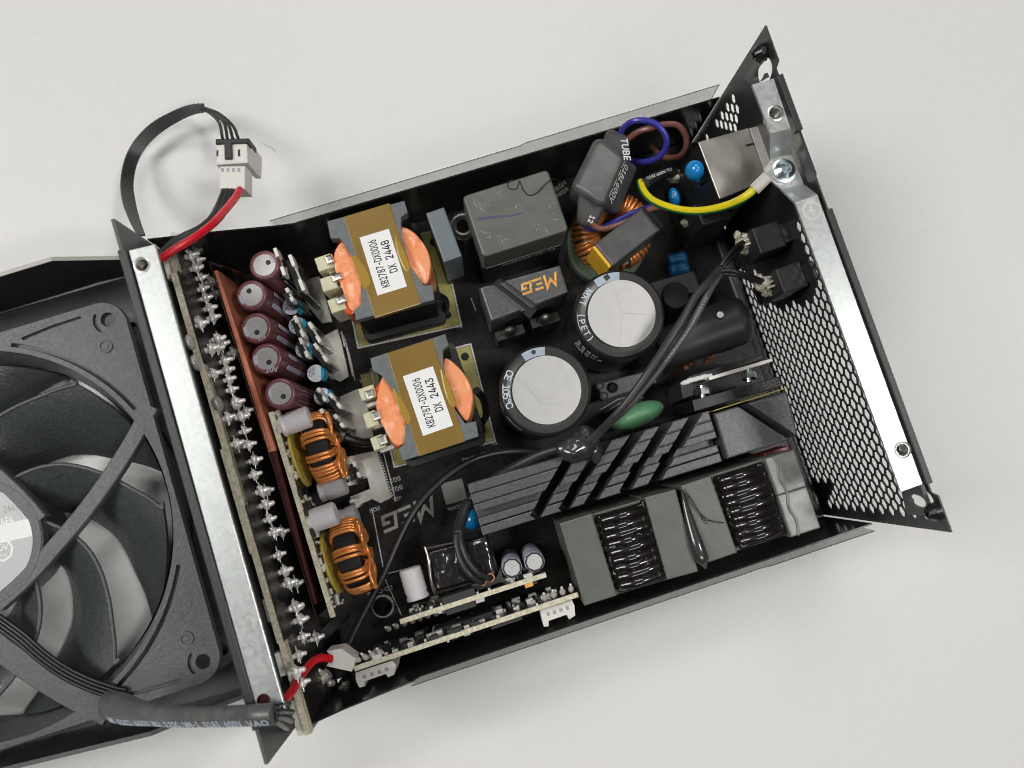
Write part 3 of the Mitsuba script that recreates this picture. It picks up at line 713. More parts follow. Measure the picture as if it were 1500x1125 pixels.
# two big capacitors
for i, (c, q, z, lab) in enumerate((((131.7, 88.44), (132.4, 88.45), 48, 'upper right large black capacitor with a silver top, print reading MXT'), ((101.36, 72.48), (101.77, 72.35), 48, 'lower left large black capacitor with a silver top, print reading CE 105 degrees'))):
    h = hold(f'{PS}__large_capacitor', lab)
    R = 14.7
    add(h + '__sleeve', lathe([(0, 9), (R - .6, 9), (R - .2, 10), (R - .2, z - 3.2), (R - .05, z - 2.2), (R, z - 1.6), (R - .25, z - .6), (R - 1.0, z), (R - 1.8, z + .05), (R - 2.6, z - .15), (11.0, z - .25), (10.9, z - .6), (0, z - .6)], (*c, 0), n=72), 'dark_sleeve', smooth=40)
    add(h + '__top_ring', lathe([(11.0, z - .2), (R - 2.7, z - .05), (R - 1.7, z + .12), (R - 1.05, z + .08)], (*c, 0), n=72), 'top_sleeve', smooth=40)
    disc = m3.Manifold.cylinder(.5, 10.95, 10.95, 64).translate([*q, z - .62])
    gr = [((0, 0), (0.4, 10)), ((0, 0), (9, -3.5)), ((0, 0), (-4, -9.5))] if i == 0 else [((-2.5, -4.5), (-7.5, 6.5)), ((-2.5, -4.5), (8, 1.5)), ((-2.5, -4.5), (7.5, -7))]
    for (a0, a1) in gr:
        a0, a1 = np.array(a0), np.array(a1); d_ = (a1 - a0) / np.hypot(*(a1 - a0)); nn = np.array([-d_[1], d_[0]])
        disc = disc - hullpts([[*(np.array(q) + p + nn * sx), zz] for p in (a0, a1) for sx in (-.2, .2) for zz in (z - .4, z + .2)])
    add(h + '__silver_top', disc, 'can_top', 'scored silver aluminium top')
    A0 = (109.92, 72.24) if i == 0 else (106.36, 72.78)
    aa = np.radians(np.linspace(A0[1], A0[0], 14))
    seg = [(r1, zz) for r1, zz in ((11.05, z - .10), (R - 2.7, z + .04), (R - 1.7, z + .20), (R - 1.0, z + .13))]
    v = np.array([[c[0] + r1 * math.cos(t), c[1] + r1 * math.sin(t), zz] for t in aa for r1, zz in seg])
    f = []
    for u in range(13):
        for w in range(3): f += [[u * 4 + w, u * 4 + w + 1, u * 4 + w + 5], [u * 4 + w, u * 4 + w + 5, u * 4 + w + 4]]
    add(h + '__polarity_mark', trimesh.Trimesh(v, f, process=False), 'pale_blue', 'pale blue polarity segment')
    am = math.radians((A0[0] + A0[1]) / 2)
    pm = (c[0] + 12.6 * math.cos(am), c[1] + 12.6 * math.sin(am), z + .14)
    add(h + '__printed_sign', join(lathe([(0, 0), (.75, 0), (.75, .12), (0, .12)], pm, n=20)) if i else join(V(m3.Manifold.cube([1.8, 1.7, .14], True).rotate([0, 0, 20]).translate(list(pm)))), 'ink')
    if i == 0: add(h + '__print', ring_text('MXT (PET)', 1.9, c, 13.35, z + .10, 126.68, 9.4), 'blue_white')
    else: add(h + '__print', join(ring_text('CE 105°C', 2.2, c, 13.6, z + .10, 137.29, 6.9)), 'blue_white')
    # print on the side
    tx = ['450V', '820µF', 'MXT'] if i == 0 else ['200', '200']
    st = []
    for j, s in enumerate(tx):
        for n_, ch in enumerate(s):
            a = math.radians((195 if i == 0 else 165) + n_ * 9 + (0 if i == 0 else j * 34))
            m = meshkit.text_mesh(ch, 2.2 if i == 0 else 3.0, .05, True)
            m.vertices[:, 0] -= m.bounds[1][0] / 2
            Rv, U = np.array([-math.sin(a), math.cos(a), 0]), np.array([0, 0, 1.])
            m.vertices = m.vertices @ np.array([Rv, U, np.cross(Rv, U)]) + np.array([c[0] + (R - .19) * math.cos(a), c[1] + (R - .19) * math.sin(a), z - (9 + 4 * j if i == 0 else 6.5)])
            st.append(m)
    add(h + '__side_print', join(st), 'blue_white')

# sleeved ferrite with its wires
def tubebody():
    lo, hi, ri = [(142.57, 143.85), (132.38, 133.16)], [(147.75, 137.08), (138.05, 126.4)], [(153.15, 135.87), (144.22, 125.27)]
    return hull(*[ball((p[0] + 1.3, p[1], 44.4), 3.0, 18) for p in lo], *[ball((*p, 46.6), 2.0, 18) for p in hi], *[ball((p[0] - .6, p[1], 38), 2.4, 18) for p in ri], *[ball((*p, 32), 1.6, 12) for p in lo + ri])


fe = hold(f'{PS}__sleeved_ferrite', 'ferrite bead in grey-black heat-shrink printed 600V')
nk1 = hull(*[ball((*p, 42), 2.2, 12) for p in [(149.36, 147.52), (152.69, 144.52)]], *[ball((*p, 45), 1.2, 12) for p in [(144.43, 142.29), (150.15, 136.62)]])
nk2 = hull(*[ball((*p, 40), 2.2, 12) for p in [(131.88, 123.78), (134.19, 122.09)]], *[ball((*p, 45), 1.2, 12) for p in [(133.37, 131.16), (139.43, 125.89)]])
add(fe + '__shrink_sleeve', join(m3.Manifold.batch_boolean([tubebody(), nk1, nk2], m3.OpType.Add).refine_to_length(2.0)), 'shrink_light', smooth=45)
ta = -132.51
L0, L1 = np.array([(147.67, 136.02, 48.2), (138.62, 125.85, 48.2)]), np.array([(152.51, 135.35, 41.2), (143.7, 125.02, 41.2)])
Rv, Uv = L0[1] - L0[0], L1[0] - L0[0]
Wv = np.cross(Rv, Uv); Wv /= np.linalg.norm(Wv); Wv *= np.sign(Wv[2])
onface = lambda a, b_: L0[0] + (L0[1] - L0[0]) * a + (L1[0] - L0[0]) * b_ + Wv * 1.05
add(fe + '__lettering', join(text('018I 600V', 2.7, onface(-.04, .22), face=(Rv, Uv), width=float(np.linalg.norm(Rv)) * 1.02, bold=True), text('TUBE', 2.3, [(150.89, 144.26, 47)][0], face=(np.subtract(*[(148.16, 133.03, 50.5), (150.89, 144.26, 47)]), (1, .1, -.25)), width=9.0, bold=True), text('12', 1.6, (*(134.2, 123.61), 43.2), ta, bold=True),
                             *[sweep([onface(a0, .10), onface(a1, .10)], [(-.13, -.03), (.13, -.03), (.13, .03), (-.13, .03)], up=Wv) for a0, a1 in ((-.05, .12), (.18, .36), (.42, .62), (.68, .9))]), 'white_print', 'white printed lettering')
ps('blue_wire', wire([(152.55, 147.42, 42), (154.04, 148.14, 46), (156.68, 147.68, 49), (160.22, 146.13, 50), (163.12, 143.53, 50), (164.69, 139.86, 49), (164.46, 137.14, 47), (162.44, 135.59, 44), (159.36, 136.19, 40), (156.48, 138.44, 36), (154.75, 142.69, 30)], 1.02), 'wire_blue', 'thick blue wire looping out of the sleeve')
ps('brown_wire', wire([(154.07, 144.71, 42), (157.49, 144.87, 46), (161.63, 144.17, 48), (166.67, 144.29, 47), (170.78, 142.98, 46), (172.83, 139.78, 44), (172.46, 136.54, 42), (170.52, 135.14, 39), (167.96, 136.41, 36), (165.96, 139.54, 33), (165.93, 144.49, 28)], 1.02), 'wire_brown', 'thick brown wire looping behind the blue one')
ps('blue_wire', wire([(132.6, 125.2, 40), (131.97, 122.6, 38), (134.3, 120.77, 36), (140, 120.23, 36), (148.8, 121.39, 37), (155.33, 121.94, 36), (160.28, 123.98, 30)], 1.0), 'wire_blue', 'blue wire leaving the lower end of the sleeve')
ps('brown_wire', wire([(134.05, 123.44, 41), (134.19, 120.95, 41), (136.28, 118.59, 41), (140.18, 117.78, 42), (146.6, 118.14, 43), (152.27, 119.19, 44), (157.15, 119.57, 42), (161.38, 120.23, 34)], 1.0), 'wire_brown', 'brown wire leaving the lower end of the sleeve')

# mains choke ring and the sleeved capacitor
tc = (*(142.84, 119.83), 26)
h = hold(f'{PS}__mains_choke', 'copper wound ring choke with a green core beside the sleeved capacitor')
tax = (.12, -.2, .97)
add(h + '__core', toroid(tc, tax, 9.6, 3.1, 5.0), 'toroid_green', smooth=40)
add(h + '__winding', join(turns(tc, tax, 9.6, 3.9, 6.2, list(range(-150, 200, 8)), .72, (math.cos(math.radians(70)), math.sin(math.radians(70)), 0))), 'copper_wire', 'shiny copper wire turns', smooth=True)
add(h + '__bobbin', lathe([(0, 0), (13.6, 0), (14.4, .5), (14.4, 4.4), (13.6, 5), (0, 5)], (tc[0] - .5, tc[1] - 1, ZB + 2), n=48), 'toroid_green', smooth=40)
add(h + '__bobbin_foot', lathe([(0, 0), (15, 0), (15, 2), (0, 2)], (tc[0] - .5, tc[1] - 1, ZB), n=48), 'chip')
r = (142.29, 112, 19.93, 9.34, 20.36)
h = hold(f'{PS}__sleeved_capacitor', 'box capacitor in dark grey heat-shrink with a yellow end showing')
add(h + '__shrink_sleeve', rbox(r, 30, 47, .9), 'shrink_light')
crim = hull(*[ball((*at(r, 1.0, v), zz), .9, 10) for v in (-.9, .9) for zz in (33, 45.5)], *[ball((*at(r, 1.28, v), zz), .8, 10) for v in (-.75, .8) for zz in (36, 42)])
add(h + '__crimped_end', crim, 'shrink', smooth=30)
add(h + '__yellow_body', ext(rc((r[0], r[1], r[2], r[3], r[4]), .35, -.3, dx=-.6), 30, 46.2, .5), 'box_yellow', 'yellow end of the capacitor')
# blue discs, resistors
for (p, rx, ry, z, tail, lab) in (((166.42, 123.23), 2.9, 3.1, 61, [(168.13, 120.74, 54), (172.53, 120.41, 40)], 'blue disc capacitor in front of the mains socket'), ((165.67, 123.24), 1.7, 3.3, 36, [(169.52, 123.87, 22), (171.78, 124.04, 14)], 'smaller blue disc capacitor beside the green-yellow wire')):
    h = hold(f'{PS}__disc_capacitor', lab)
    s = trimesh.creation.icosphere(3, 1.0); s.vertices = s.vertices * [rx, ry, 3.6] + [*p, z - 2.2]
    tl = tail
    add(h + '__body', join(s, sweep(spline([(p[0], p[1] - ry * .6, z - 3), tl[0]], 4), circ(1.1, 10), scale=np.linspace(1.2, .5, 5))), 'blue_epoxy', smooth=True)
    add(h + '__lead', wire([tl[0], tl[1], (tl[1][0], tl[1][1], 8)], .4, 4, 6), 'tin')
add(f'{PS}__disc_capacitor_001__lettering', text('222', 1.0, (*(164.48, 121.89), 37.4), 70), 'blue_white')
for q in ([(161.89, 106.14, 14), (169.84, 106.06, 14)], [(161.37, 102.3, 14), (169.31, 102.21, 14)]):
    p = q
    ps('blue_resistor', lathe([(0, 0), (1.6, 0), (2.3, .6), (2.5, 1.6), (2.1, 2.6), (2.1, 4.6), (2.5, 5.6), (2.3, 6.6), (1.6, 7.2), (0, 7.2)], p[0], np.subtract(p[1], p[0]), n=24), 'blue_dull', 'small blue component lying on the board', smooth=50)
# mains socket shield
h = hold(f'{PS}__mains_socket', 'mains socket under a nickel steel shield')
q = [(170.16, 131.26), (186.78, 131.02), (186.84, 116.36), (182.13, 112.75), (170.49, 112.01)]
b = ext(q, 10, 60, .15)
add(h + '__body', ext(q, 10, 59.4, .1), 'anodised_black')
add(h + '__shield', ext(q, 59.2, 60, .15), 'nickel', 'nickel steel top of the shield')
add(h + '__shield_edge', ext([(187.09, 130.92), (193.11, 130.7), (193.6, 123.08), (188.51, 114), (182.61, 112.83), (187.04, 116.3)], 10, 59.6, .5), 'dull_tin', 'darker rear part of the shield')
add(h + '__shield_slot', rbox((185.43, 125.61, 2.71, 0.69, -2.6), 59.5, 60.06, 0), 'anodised_black')
add(h + '__socket_flange', box(191, 193.2, 106, 127, 42, 79, 1.0), 'chip', 'black plastic socket flange behind the rear plate')
add(h + '__socket_base', ext([(168.79, 117.37), (179.79, 115.92), (180.62, 109.24), (169.77, 109.67)], 10, 40, .5), 'chip')
ps('solder_lump', blob((*(169.82, 131.04), 30), (3.2, 2.4, 2.6), 5, .4, 1.3), 'flux', 'pale solder lump on the mains socket pin', smooth=True)
ps('solder_lump', blob((*(170.93, 115.17), 26), (3.4, 1.6, 2.2), 6, .5, 1.5), 'flux', 'pale solder lump below the green-yellow wire', smooth=True)
ps('solder_lump', blob((*(173.84, 119.24), 29), (2.4, 1.3, 2.2), 8, .5, 1.5), 'tin', smooth=True)
# earth wire
path = spline([(153.83, 129.69, 42), (152.64, 125.65, 46), (152.85, 121.03, 50), (154.56, 116.98, 54), (157.95, 112.93, 58), (161.56, 110, 62), (165.36, 108.14, 66), (169.27, 107.1, 70), (172.25, 106.95, 74), (175.84, 108.13, 76)], 8)
pc = circ(1.2, 16)
h = hold(f'{PS}__earth_wire', 'green and yellow striped earth wire curving to the rear rail')
add(h + '__yellow_half', sweep(path, pc, up=(0, 0, 1)), 'wire_yellow', smooth=True)
tg = np.gradient(path, axis=0); sd = np.cross(tg, [0, 0, 1.]); sd /= np.linalg.norm(sd, axis=1, keepdims=True)
add(h + '__green_stripe', sweep(path + sd * .42 + [0, 0, -.1], circ(.92, 14), up=(0, 0, 1)), 'wire_green', smooth=True)
lug = [(175.06, 107.73, 76), (179.31, 109.89, 77.6), (184.59, 110.24, 78)]
add(h + '__clear_sleeve', sweep(spline([lug[0], (np.array(lug[0]) + lug[1]) / 2, lug[1]], 4), circ(1.75, 14)), 'nylon_clear')
ring = m3.Manifold.cylinder(.6, 3.9, 3.9, 32).translate([*es, 77.0]) + hullpts([[lug[1][0] + a, lug[1][1] + b_, zz] for a in (-1.2, 1.2) for b_ in (-1.2, 1.2) for zz in (77, 77.7)] + [[es[0] - 2.5, es[1], zz] for zz in (77, 77.6)])
add(h + '__ring_terminal', ring, 'tin')
add(h + '__printed_sleeve', join(wire([(154.25, 127.83, 44), (158.47, 129.99, 40), (164.38, 131.83, 35), (169.23, 132.25, 32)], 1.7)), 'shrink')
add(h + '__sleeve_lettering', text('018I 600V TU', 1.0, (*(155.57, 128.89), 44.2), 4.59, width=9), 'white_print')

# ---------------------------------------------------------------- output side: copper bar, film, maroon and blue capacitors
h = hold(f'{PS}__output_bar', 'upright copper bar behind clear film')
q = [(12.63, 141.31, 46), (14.51, 103.77, 46), (13.93, 80.47, 44), (12.24, 30.68, 42)]
for a, b_, mt, lab in ((q[0], q[2], 'copper_bar', None), (q[2], q[3], 'maroon_film', 'dark maroon covered lower half of the bar')):
    add(h + '__bar', hullpts([[p[0] + sx, p[1], zz] for p in (a, b_) for sx in (-.8, .5) for zz in (10, p[2])]), mt, lab)
q = [(12.56, 143.31, 50), (13.07, 96.16, 50), (13.13, 73.97, 48), (12.26, 23.35, 46)]
v = [[p[0], p[1], zz] for p in q for zz in (20, p[2])]
f = []
for i in range(3): f += [[2 * i, 2 * i + 2, 2 * i + 3], [2 * i, 2 * i + 3, 2 * i + 1]]
v += [[q[0][0] + 6.5, q[0][1] - 3.5, 20], [q[0][0] + 6.5, q[0][1] - 3.5, 42]]; f += [[0, 8, 9], [0, 9, 1]]
add(h + '__film', trimesh.Trimesh(v, f, process=False), 'film', 'clear plastic film standing beside the copper bar')
add(h + '__film_edge', join(*[sweep([a, b_], circ(.16, 6)) for a, b_ in zip(q[:-1], q[1:])], sweep([q[0], (q[0][0] + 6.5, q[0][1] - 3.5, 42)], circ(.14, 6))), 'maroon_film')


def capacitor(name, c, r, z, sleeve, top, label, seed, lean=(0, 0), group=True):
    h = hold(f'{PS}__{name}', label)
    d = np.array([lean[0], lean[1], 1.]); d /= np.linalg.norm(d)
    o = np.array([c[0], c[1], z]) - d * (z - 9)
    L = z - 9
    add(h + '__sleeve', lathe([(0, 0), (r, 0), (r, 1.2), (r - .25, 1.8), (r, 2.4), (r, L - .9), (r - .25, L - .25), (r - .7, L), (r * .75, L), (r * .715, L - .1), (r * .71, L - .35)], o, d, 36), sleeve, smooth=40)
    M = m3.Manifold.cylinder(.4, r * .72, r * .72, 36)
    for k_ in range(3): M = M - m3.Manifold.cube([.22, r, .5]).translate([-.11, .2, .26]).rotate([0, 0, 120 * k_ + seed * 37])
    m = V(M.translate([0, 0, L - .62]))
    a, b_, dd = frame_of(d)
    m.vertices = m.vertices @ np.array([a, b_, dd]) + o
    add(h + '__silver_top', m, top)
    return h, o, d, L


MC = [((27.83, 138.42), (-.02, .03)), ((21.19, 130.23), (-.03, 0)), ((19.71, 119.56), (-.03, 0)), ((20.06, 109.1), (-.03, 0)), ((21.07, 97.12), (0, 0))]
names = ['topmost', 'second from the top', 'middle', 'fourth from the top', 'lowest']
for i, (c, ln) in enumerate(MC):
    h, o, d, L = capacitor('maroon_capacitor', c, 5.0, 46, 'maroon', 'can_top', f'maroon capacitor with a scored silver top, {names[i]} of the five', i, ln)
    a = [.3, 1.8, 4.6, 5.0, 5.2][i]
    p = np.array([c[0], c[1], 45.84])
    dot = p + [1.5 * math.cos(a), 1.5 * math.sin(a), -.02]
    add(h + '__black_dot', lathe([(0, 0), (.85, 0), (.85, .06), (0, .06)], dot, n=18), 'ink')
    b0 = math.radians([20, 190, 185, 170, 160][i])
    tt_ = np.linspace(b0 - .45, b0 + .45, 8)
    add(h + '__sleeve_flap', ext([(c[0] + 4.1 * math.cos(t), c[1] + 4.1 * math.sin(t)) for t in tt_] + [(c[0] + 2.7 * math.cos(t), c[1] + 2.7 * math.sin(t)) for t in tt_[::-1]], 45.8, 45.9), 'violet_white')
    if i in (2, 3): add(h + '__lettering', text('10V', 1.5, (c[0] - 1.6, c[1] - 4.3, 46.02), [8, -12][i - 2], bold=True) if i == 3 else text('10V', 1.0, (c[0] - .5, c[1] - 4.5, 46.02), 10, bold=True), 'violet_white')
    for g_ in (-1, 1):   # print down the side
        aa = math.radians(-25 + g_ * 22)
        add(h + '__side_stripe', hullpts([[o[0] + (5.02) * math.cos(aa + w), o[1] + 5.02 * math.sin(aa + w), zz] for w in (-.16, .16) for zz in (16, 40)] + [[o[0] + 4.7 * math.cos(aa), o[1] + 4.7 * math.sin(aa), zz] for zz in (16, 40)]), 'violet_white')
for i in range(5):
    c = [(29.59, 126.97), (29.72, 120.03), (29.61, 111.5), (31.03, 102.52), (30.98, 94.29)][i]
    h = hold(f'{PS}__polymer_capacitor', f'small silver capacitor with blue print, {names[i]} of the row')
    add(h + '__can', lathe([(0, 0), (3.1, 0), (3.1, 1.5), (2.8, 2), (3.1, 2.5), (3.1, 20.6), (2.8, 21.3), (0, 21.34)], (*c, 9), n=32), 'dark_sleeve', smooth=40)
    add(h + '__silver_top', lathe([(0, 30.3), (2.95, 30.26), (2.95, 30.32), (0, 30.4)], (*c, 0), n=32), 'can_pale')
    tt_ = np.linspace(-.95, .95, 10) - .25
    add(h + '__blue_print', ext([(c[0] + 3.0 * math.cos(t), c[1] + 3.0 * math.sin(t)) for t in tt_], 30.36, 30.48), 'blue_print')
    tq = np.linspace(-1.15, .65, 10)
    add(h + '__side_print', ext([(c[0] + 3.18 * math.cos(t), c[1] + 3.18 * math.sin(t)) for t in tq] + [(c[0] + 3.0 * math.cos(t), c[1] + 3.0 * math.sin(t)) for t in tq[::-1]], 25.5, 29.6), 'blue_print')
    add(h + '__lettering', join(text('16V', .9, (c[0] - 2.3, c[1] + .5, 30.42), 15), text('470', .9, (c[0] - 2.3, c[1] - .8, 30.42), 15)), 'ink')
# tinned plates, flat ones with upright fins
flats = [[(33.31, 140.11), (39.31, 139.55), (38.98, 121.99), (35.1, 122.69), (31.54, 131.43)], [(32.85, 117.65), (40.14, 119), (38.9, 101.17), (35.09, 100.31), (31.68, 104.24)], [(28.51, 94.42), (40.88, 95.88), (42.66, 92.48), (41.03, 77.86), (37.1, 76.56), (25.97, 82.42)], [(27.74, 73.97), (40.71, 72.6), (40.7, 55.13), (36.48, 54.48), (34.14, 56.74), (27.66, 56.07), (26.8, 59.87), (34.5, 60.41), (34.69, 64.39), (27.53, 65.68)]]
for i, q in enumerate(flats):
    add(f'{PS}__tinned_plate', ext(q, 10.5, 12, .2), 'dull_tin', ['flat tinned plate beside the upper transformer', 'flat tinned plate between the two transformers', 'flat tinned plate beside the lower transformer', 'flat tinned plate below the lower transformer'][i])
FQ = [([(32.86, 142.48), (33.4, 133.39)], 46), ([(36.5, 139.54), (37.53, 127.41)], 44), ([(32.09, 130.06), (32.85, 125.56)], 42), ([(31.69, 120.89), (32.59, 113.74)], 40), ([(35.24, 118.01), (36.85, 110.83)], 38), ([(31.01, 113.87), (31.62, 107.27)], 38), ([(34.64, 111.14), (36.88, 104.46)], 36),
      ([(31.87, 96.33), (33.05, 91.73)], 38), ([(34.64, 93.76), (36.76, 88.36)], 36), ([(30.75, 89.42), (31.86, 84.62)], 38), ([(34.14, 86.6), (35.81, 82.07)], 36), ([(30.26, 82.9), (30.3, 79.14)], 36), ([(30.55, 73.48), (31.1, 69.08)], 34), ([(34.74, 70.29), (35.25, 64.9)], 30), ([(31.01, 66.5), (31.46, 63.27)], 30), ([(29.91, 58.49), (30.65, 55.4)], 28)]
for i, (q, z) in enumerate(FQ):
    a, b_ = np.array(q[0]), np.array(q[1]); dd = b_ - a; L = np.hypot(*dd); dd /= L; nn = np.array([dd[1], -dd[0]])
    hh = f'{PS}__tinned_fin'
    fin = hullpts([[*(p + nn * sx), zz] for p in (a, b_) for sx in (0, .7) for zz in (11, z)])
    cut = hullpts([[*(a + dd * L * u + nn * sx), zz] for u in (.32, .68) for sx in (-1, 1.5) for zz in (z - 2.2, z + 1)])
    fin = fin - cut
    kf = add(hh, fin, 'tin', 'upright tinned cooling fin beside the maroon capacitors')
    for u0, u1 in ((-.02, .30), (.70, 1.02)):
        add(kf + '__lug', hullpts([[*(a + dd * L * u + nn * sx), zz] for u in (u0, u1) for sx in (-.25, .85) for zz in (z - 5, z + .35)]), 'bright_tin')
    add(f'{PS}__transistor', hullpts([[*(a + dd * L * u + nn * w), zz] for u in (.02, .98) for w in (.8, 2.6) for zz in (12, z - 3)]), 'anodised_black')

# ---------------------------------------------------------------- converter boards with coils and white capacitors
h = hold(f'{PS}__converter_board', 'upright converter board with a speckled cream edge, coils standing on its right face')
p0, p1 = (16.27, 92.44), (16.82, 25.37)
add(h + '__board', hullpts([[p[0] + sx, p[1], zz] for p in (p0, p1) for sx in (-.6, .8) for zz in (12, 43.6)]), 'board_black')
add(h + '__edge', hullpts([[p[0] + sx, p[1], zz] for p in (p0, p1) for sx in (-.75, .85) for zz in (43.4, 44.6)]), 'board_edge')
vx = lambda y: p0[0] + (p1[0] - p0[0]) * (y - p0[1]) / (p1[1] - p0[1]) + .82
ms = small_parts([(p1[1] + 1, p0[1] - 1, 26, 43)], 150, lambda u, w: (np.array([vx(u), u, w]), np.array([0, 1., 0]), np.array([0, 0, 1.]), np.array([1., 0, 0])), 5)
for i, mt in enumerate(('chip', 'dull_tin', 'board_edge')):
    if ms[i]: add(h + '__small_component', join(ms[i]), mt, stuff=True)
COIL = [((26.02, 77.37), [10, 17, 24, 31, 38, 64, 71, 78, 100, 107, 122, 129, 136, 143, 150, 157, 164], 'upper copper coil on a black core, on the converter board'), ((25.4, 41), [12, 19, 26, 33, 40, 47, 74, 81, 88, 112, 119, 126, 146, 153, 160, 167], 'lower copper coil on a black core, on the converter board')]
for i, (c, ang, lab) in enumerate(COIL):
    k = hold(f'{PS}__output_coil', lab)
    cc = (c[0] + .6, c[1], 31.0)
    add(k + '__core', toroid(cc, (1, 0, 0), 8.6, 2.7, 3.5), 'matte_black', smooth=40)
    add(k + '__winding', join(turns(cc, (1, 0, 0), 8.6, 3.6, 4.4, ang + [g + 180 for g in ang], .62, (0, 1, 0))), 'copper_wire', 'bundles of shiny copper turns', smooth=True)
    add(k + '__inner_winding', join(*[wire([(cc[0] + 5.2 + .5 * math.sin(s * 2.1 + j), cc[1] + 10.5 - s * 4.2, 36 + 2.5 * math.sin(s * 1.3 + j) + .8 * j) for s in np.arange(0, 5.3, .66)], .6) for j in range(3)]), 'copper_wire', smooth=True)
    add(k + '__yellow_base', lathe([(0, 0), (9.8, 0), (10.4, .5), (10.4, 1.3), (0, 1.3)], (vx(cc[1]) + .2, cc[1], 31.0), (1, 0, 0), 40), 'toroid_yellow')


def lying_cap(name, a, b_, r, mt, label):
    d = np.subtract(b_, a); L = np.linalg.norm(d)
    return add(f'{PS}__{name}', lathe([(0, 0), (r, 0), (r + .15, .4), (r, .9), (r - .25, 1.5), (r - .25, 2.0), (r, 2.6), (r, L - .5), (r - .5, L), (0, L)], a, d, 36), mt, label, smooth=40)


lying_cap('white_capacitor', [(17.45, 87.73, 40)][0], [(26.86, 87.96, 40)][0], 3.6, 'cap_white', 'white capacitor lying beside the upper copper coil')
lying_cap('white_capacitor', [(15.77, 55.6, 40)][0], [(26.22, 55.84, 40)][0], 3.8, 'cap_white', 'white capacitor lying above the lower copper coil')
lying_cap('white_capacitor', [(21.83, 63.66, 34)][0], [(30.7, 63.83, 34)][0], 3.3, 'cap_grey', 'grey capacitor lying below the upper copper coil')
lying_cap('white_capacitor', [(25.11, 53.06, 30)][0], [(30.89, 53.54, 30)][0], 3.4, 'cap_grey', 'grey capacitor half hidden behind the white one')
lying_cap('white_capacitor', [(41.83, 20.83, 30)][0], [(41.98, 31.22, 30)][0], 3.7, 'cap_white', 'white capacitor lying beside the film wrapped block')
ps('black_flap', slab([(6.6, 20.09, 24), (18, 25.38, 26), (17.7, 21.61, 24), (6.67, 16.14, 22)], .8), 'shrink', 'black plastic flap below the lower copper coil')
ps('wire_bundle', wire([(32.51, 80.01, 20), (37.3, 76.56, 18), (41.26, 75.86, 16)], 1.6), 'wire_black', 'dark link between tinned plates')

# ---------------------------------------------------------------- middle: flat heat sink, varistor, sleeve, upright plates
h = hold(f'{PS}__flat_heat_sink', 'flat grey heat sink with a round black screw')
add(h + '__body', ext([(121.35, 71), (142.19, 69.67), (141.85, 64.97), (122.04, 64.74)], 14, 22, .4), 'anodised')
add(h + '__case_screw', screw((*(126.37, 67.89), 22), 1.9, h=1.0), 'screw_black')
add(h + '__clip', join(*[lathe([(.8, 0), (1.5, 0), (1.5, .3), (.8, .3), (.8, 0)], (*p, 22.0), n=16) for p in [(122.49, 69.88), (122.72, 66.03)]]), 'anodised_black')
ps('varistor', (lambda s: (s.apply_transform(trimesh.transformations.rotation_matrix(math.radians(3.87), [0, 0, 1])), s.apply_translation([*(130.98, 56.11), 24]), s)[-1])((lambda s: (s.apply_scale([9.8, 4.0, 9.0]), s)[-1])(trimesh.creation.icosphere(4, 1.0))), 'varistor', 'green disc varistor beside the ribbed heat sink', smooth=True)
a, b_ = [(145.9, 74.63, 30), (175.12, 76.29, 34)]
a, b_ = np.array(a), np.array(b_); dd = (b_ - a); L = np.linalg.norm(dd)
ps('sleeved_coil', lathe([(0, -2), (5.2, -1.5), (6.8, 1), (7.4, L * .30), (7.9, L * .42), (7.7, L * .5), (8.3, L * .62), (8.5, L * .88), (8.2, L * .95), (7.0, L), (4.5, L + .9), (0, L + 1)], a, dd, 40), 'sleeve_dark', 'large black heat-shrink wrapped coil with a white dot', smooth=50)
ps('white_dot', lathe([(0, 0), (1.1, 0), (1.1, .15), (0, .15)], (*(164.7, 79.07), 41.5), (-.1, .2, 1), n=20), 'label_white', 'round white dot on the black sleeved coil')
ps('grey_box', ext([(149.69, 98.34), (165.69, 97.88), (165.67, 90.53), (150.39, 91.55)], 10, 28, .5), 'chip', 'dark box behind the large capacitor')
ps('round_cap', lathe([(0, 8), (4.8, 8), (4.8, 29.2), (4.3, 30), (0, 30)], (*(156.04, 91.09), 0), n=36), 'screw_black', 'round black component behind the large capacitor', smooth=40)
h = hold(f'{PS}__rectifier_heat_sink', 'pair of upright black plates carrying the bridge rectifiers')
for i, (q, z) in enumerate((([(149.38, 63.19), (176.52, 62.84), (176.56, 60.88), (149.5, 60.73)], 34), ([(148.05, 55.23), (178.73, 53.86), (178.44, 50.34), (147.65, 51.29)], 36))):
    add(h + '__plate', ext(q, 10, z, .3), 'anodised_black')
add(h + '__rectifier', ext([(147.6, 62.26), (157.23, 62.15), (156.5, 56.48), (146.59, 56.46)], 10, 30, .4), 'chip')
add(h + '__plate_edge', ext([(155.26, 60.85), (177.62, 60.34), (177.56, 59.16), (155.21, 59.68)], 20, 38, .15), 'dull_tin', 'bright metal edge of a plate')
pz = [(148.07, 61.56), (150.05, 61.65), (151.96, 61.53), (154.38, 61.49), (155.69, 61.07)]
add(h + '__thermal_paste', join([blob((*p, 35), (1.9, .8, .8), 70 + i, .5, 1.4, 2) for i, p in enumerate(pz)]), 'label_white', 'white thermal paste', smooth=True)
for p in ((153.99, 55.87), (170.72, 56.4)):
    d_ = np.array([-.33, -.9, .3])
    add(h + '__hex_bolt', join(cyl((p[0], p[1] + 1.6, 31), (p[0] - .5, p[1] - .3, 31.4), 2.7, n=6), cyl((p[0], p[1] + 3.0, 31), (p[0] - 1.0, p[1] - 1.4, 31.4), 1.2, n=14)), 'screw_zinc')
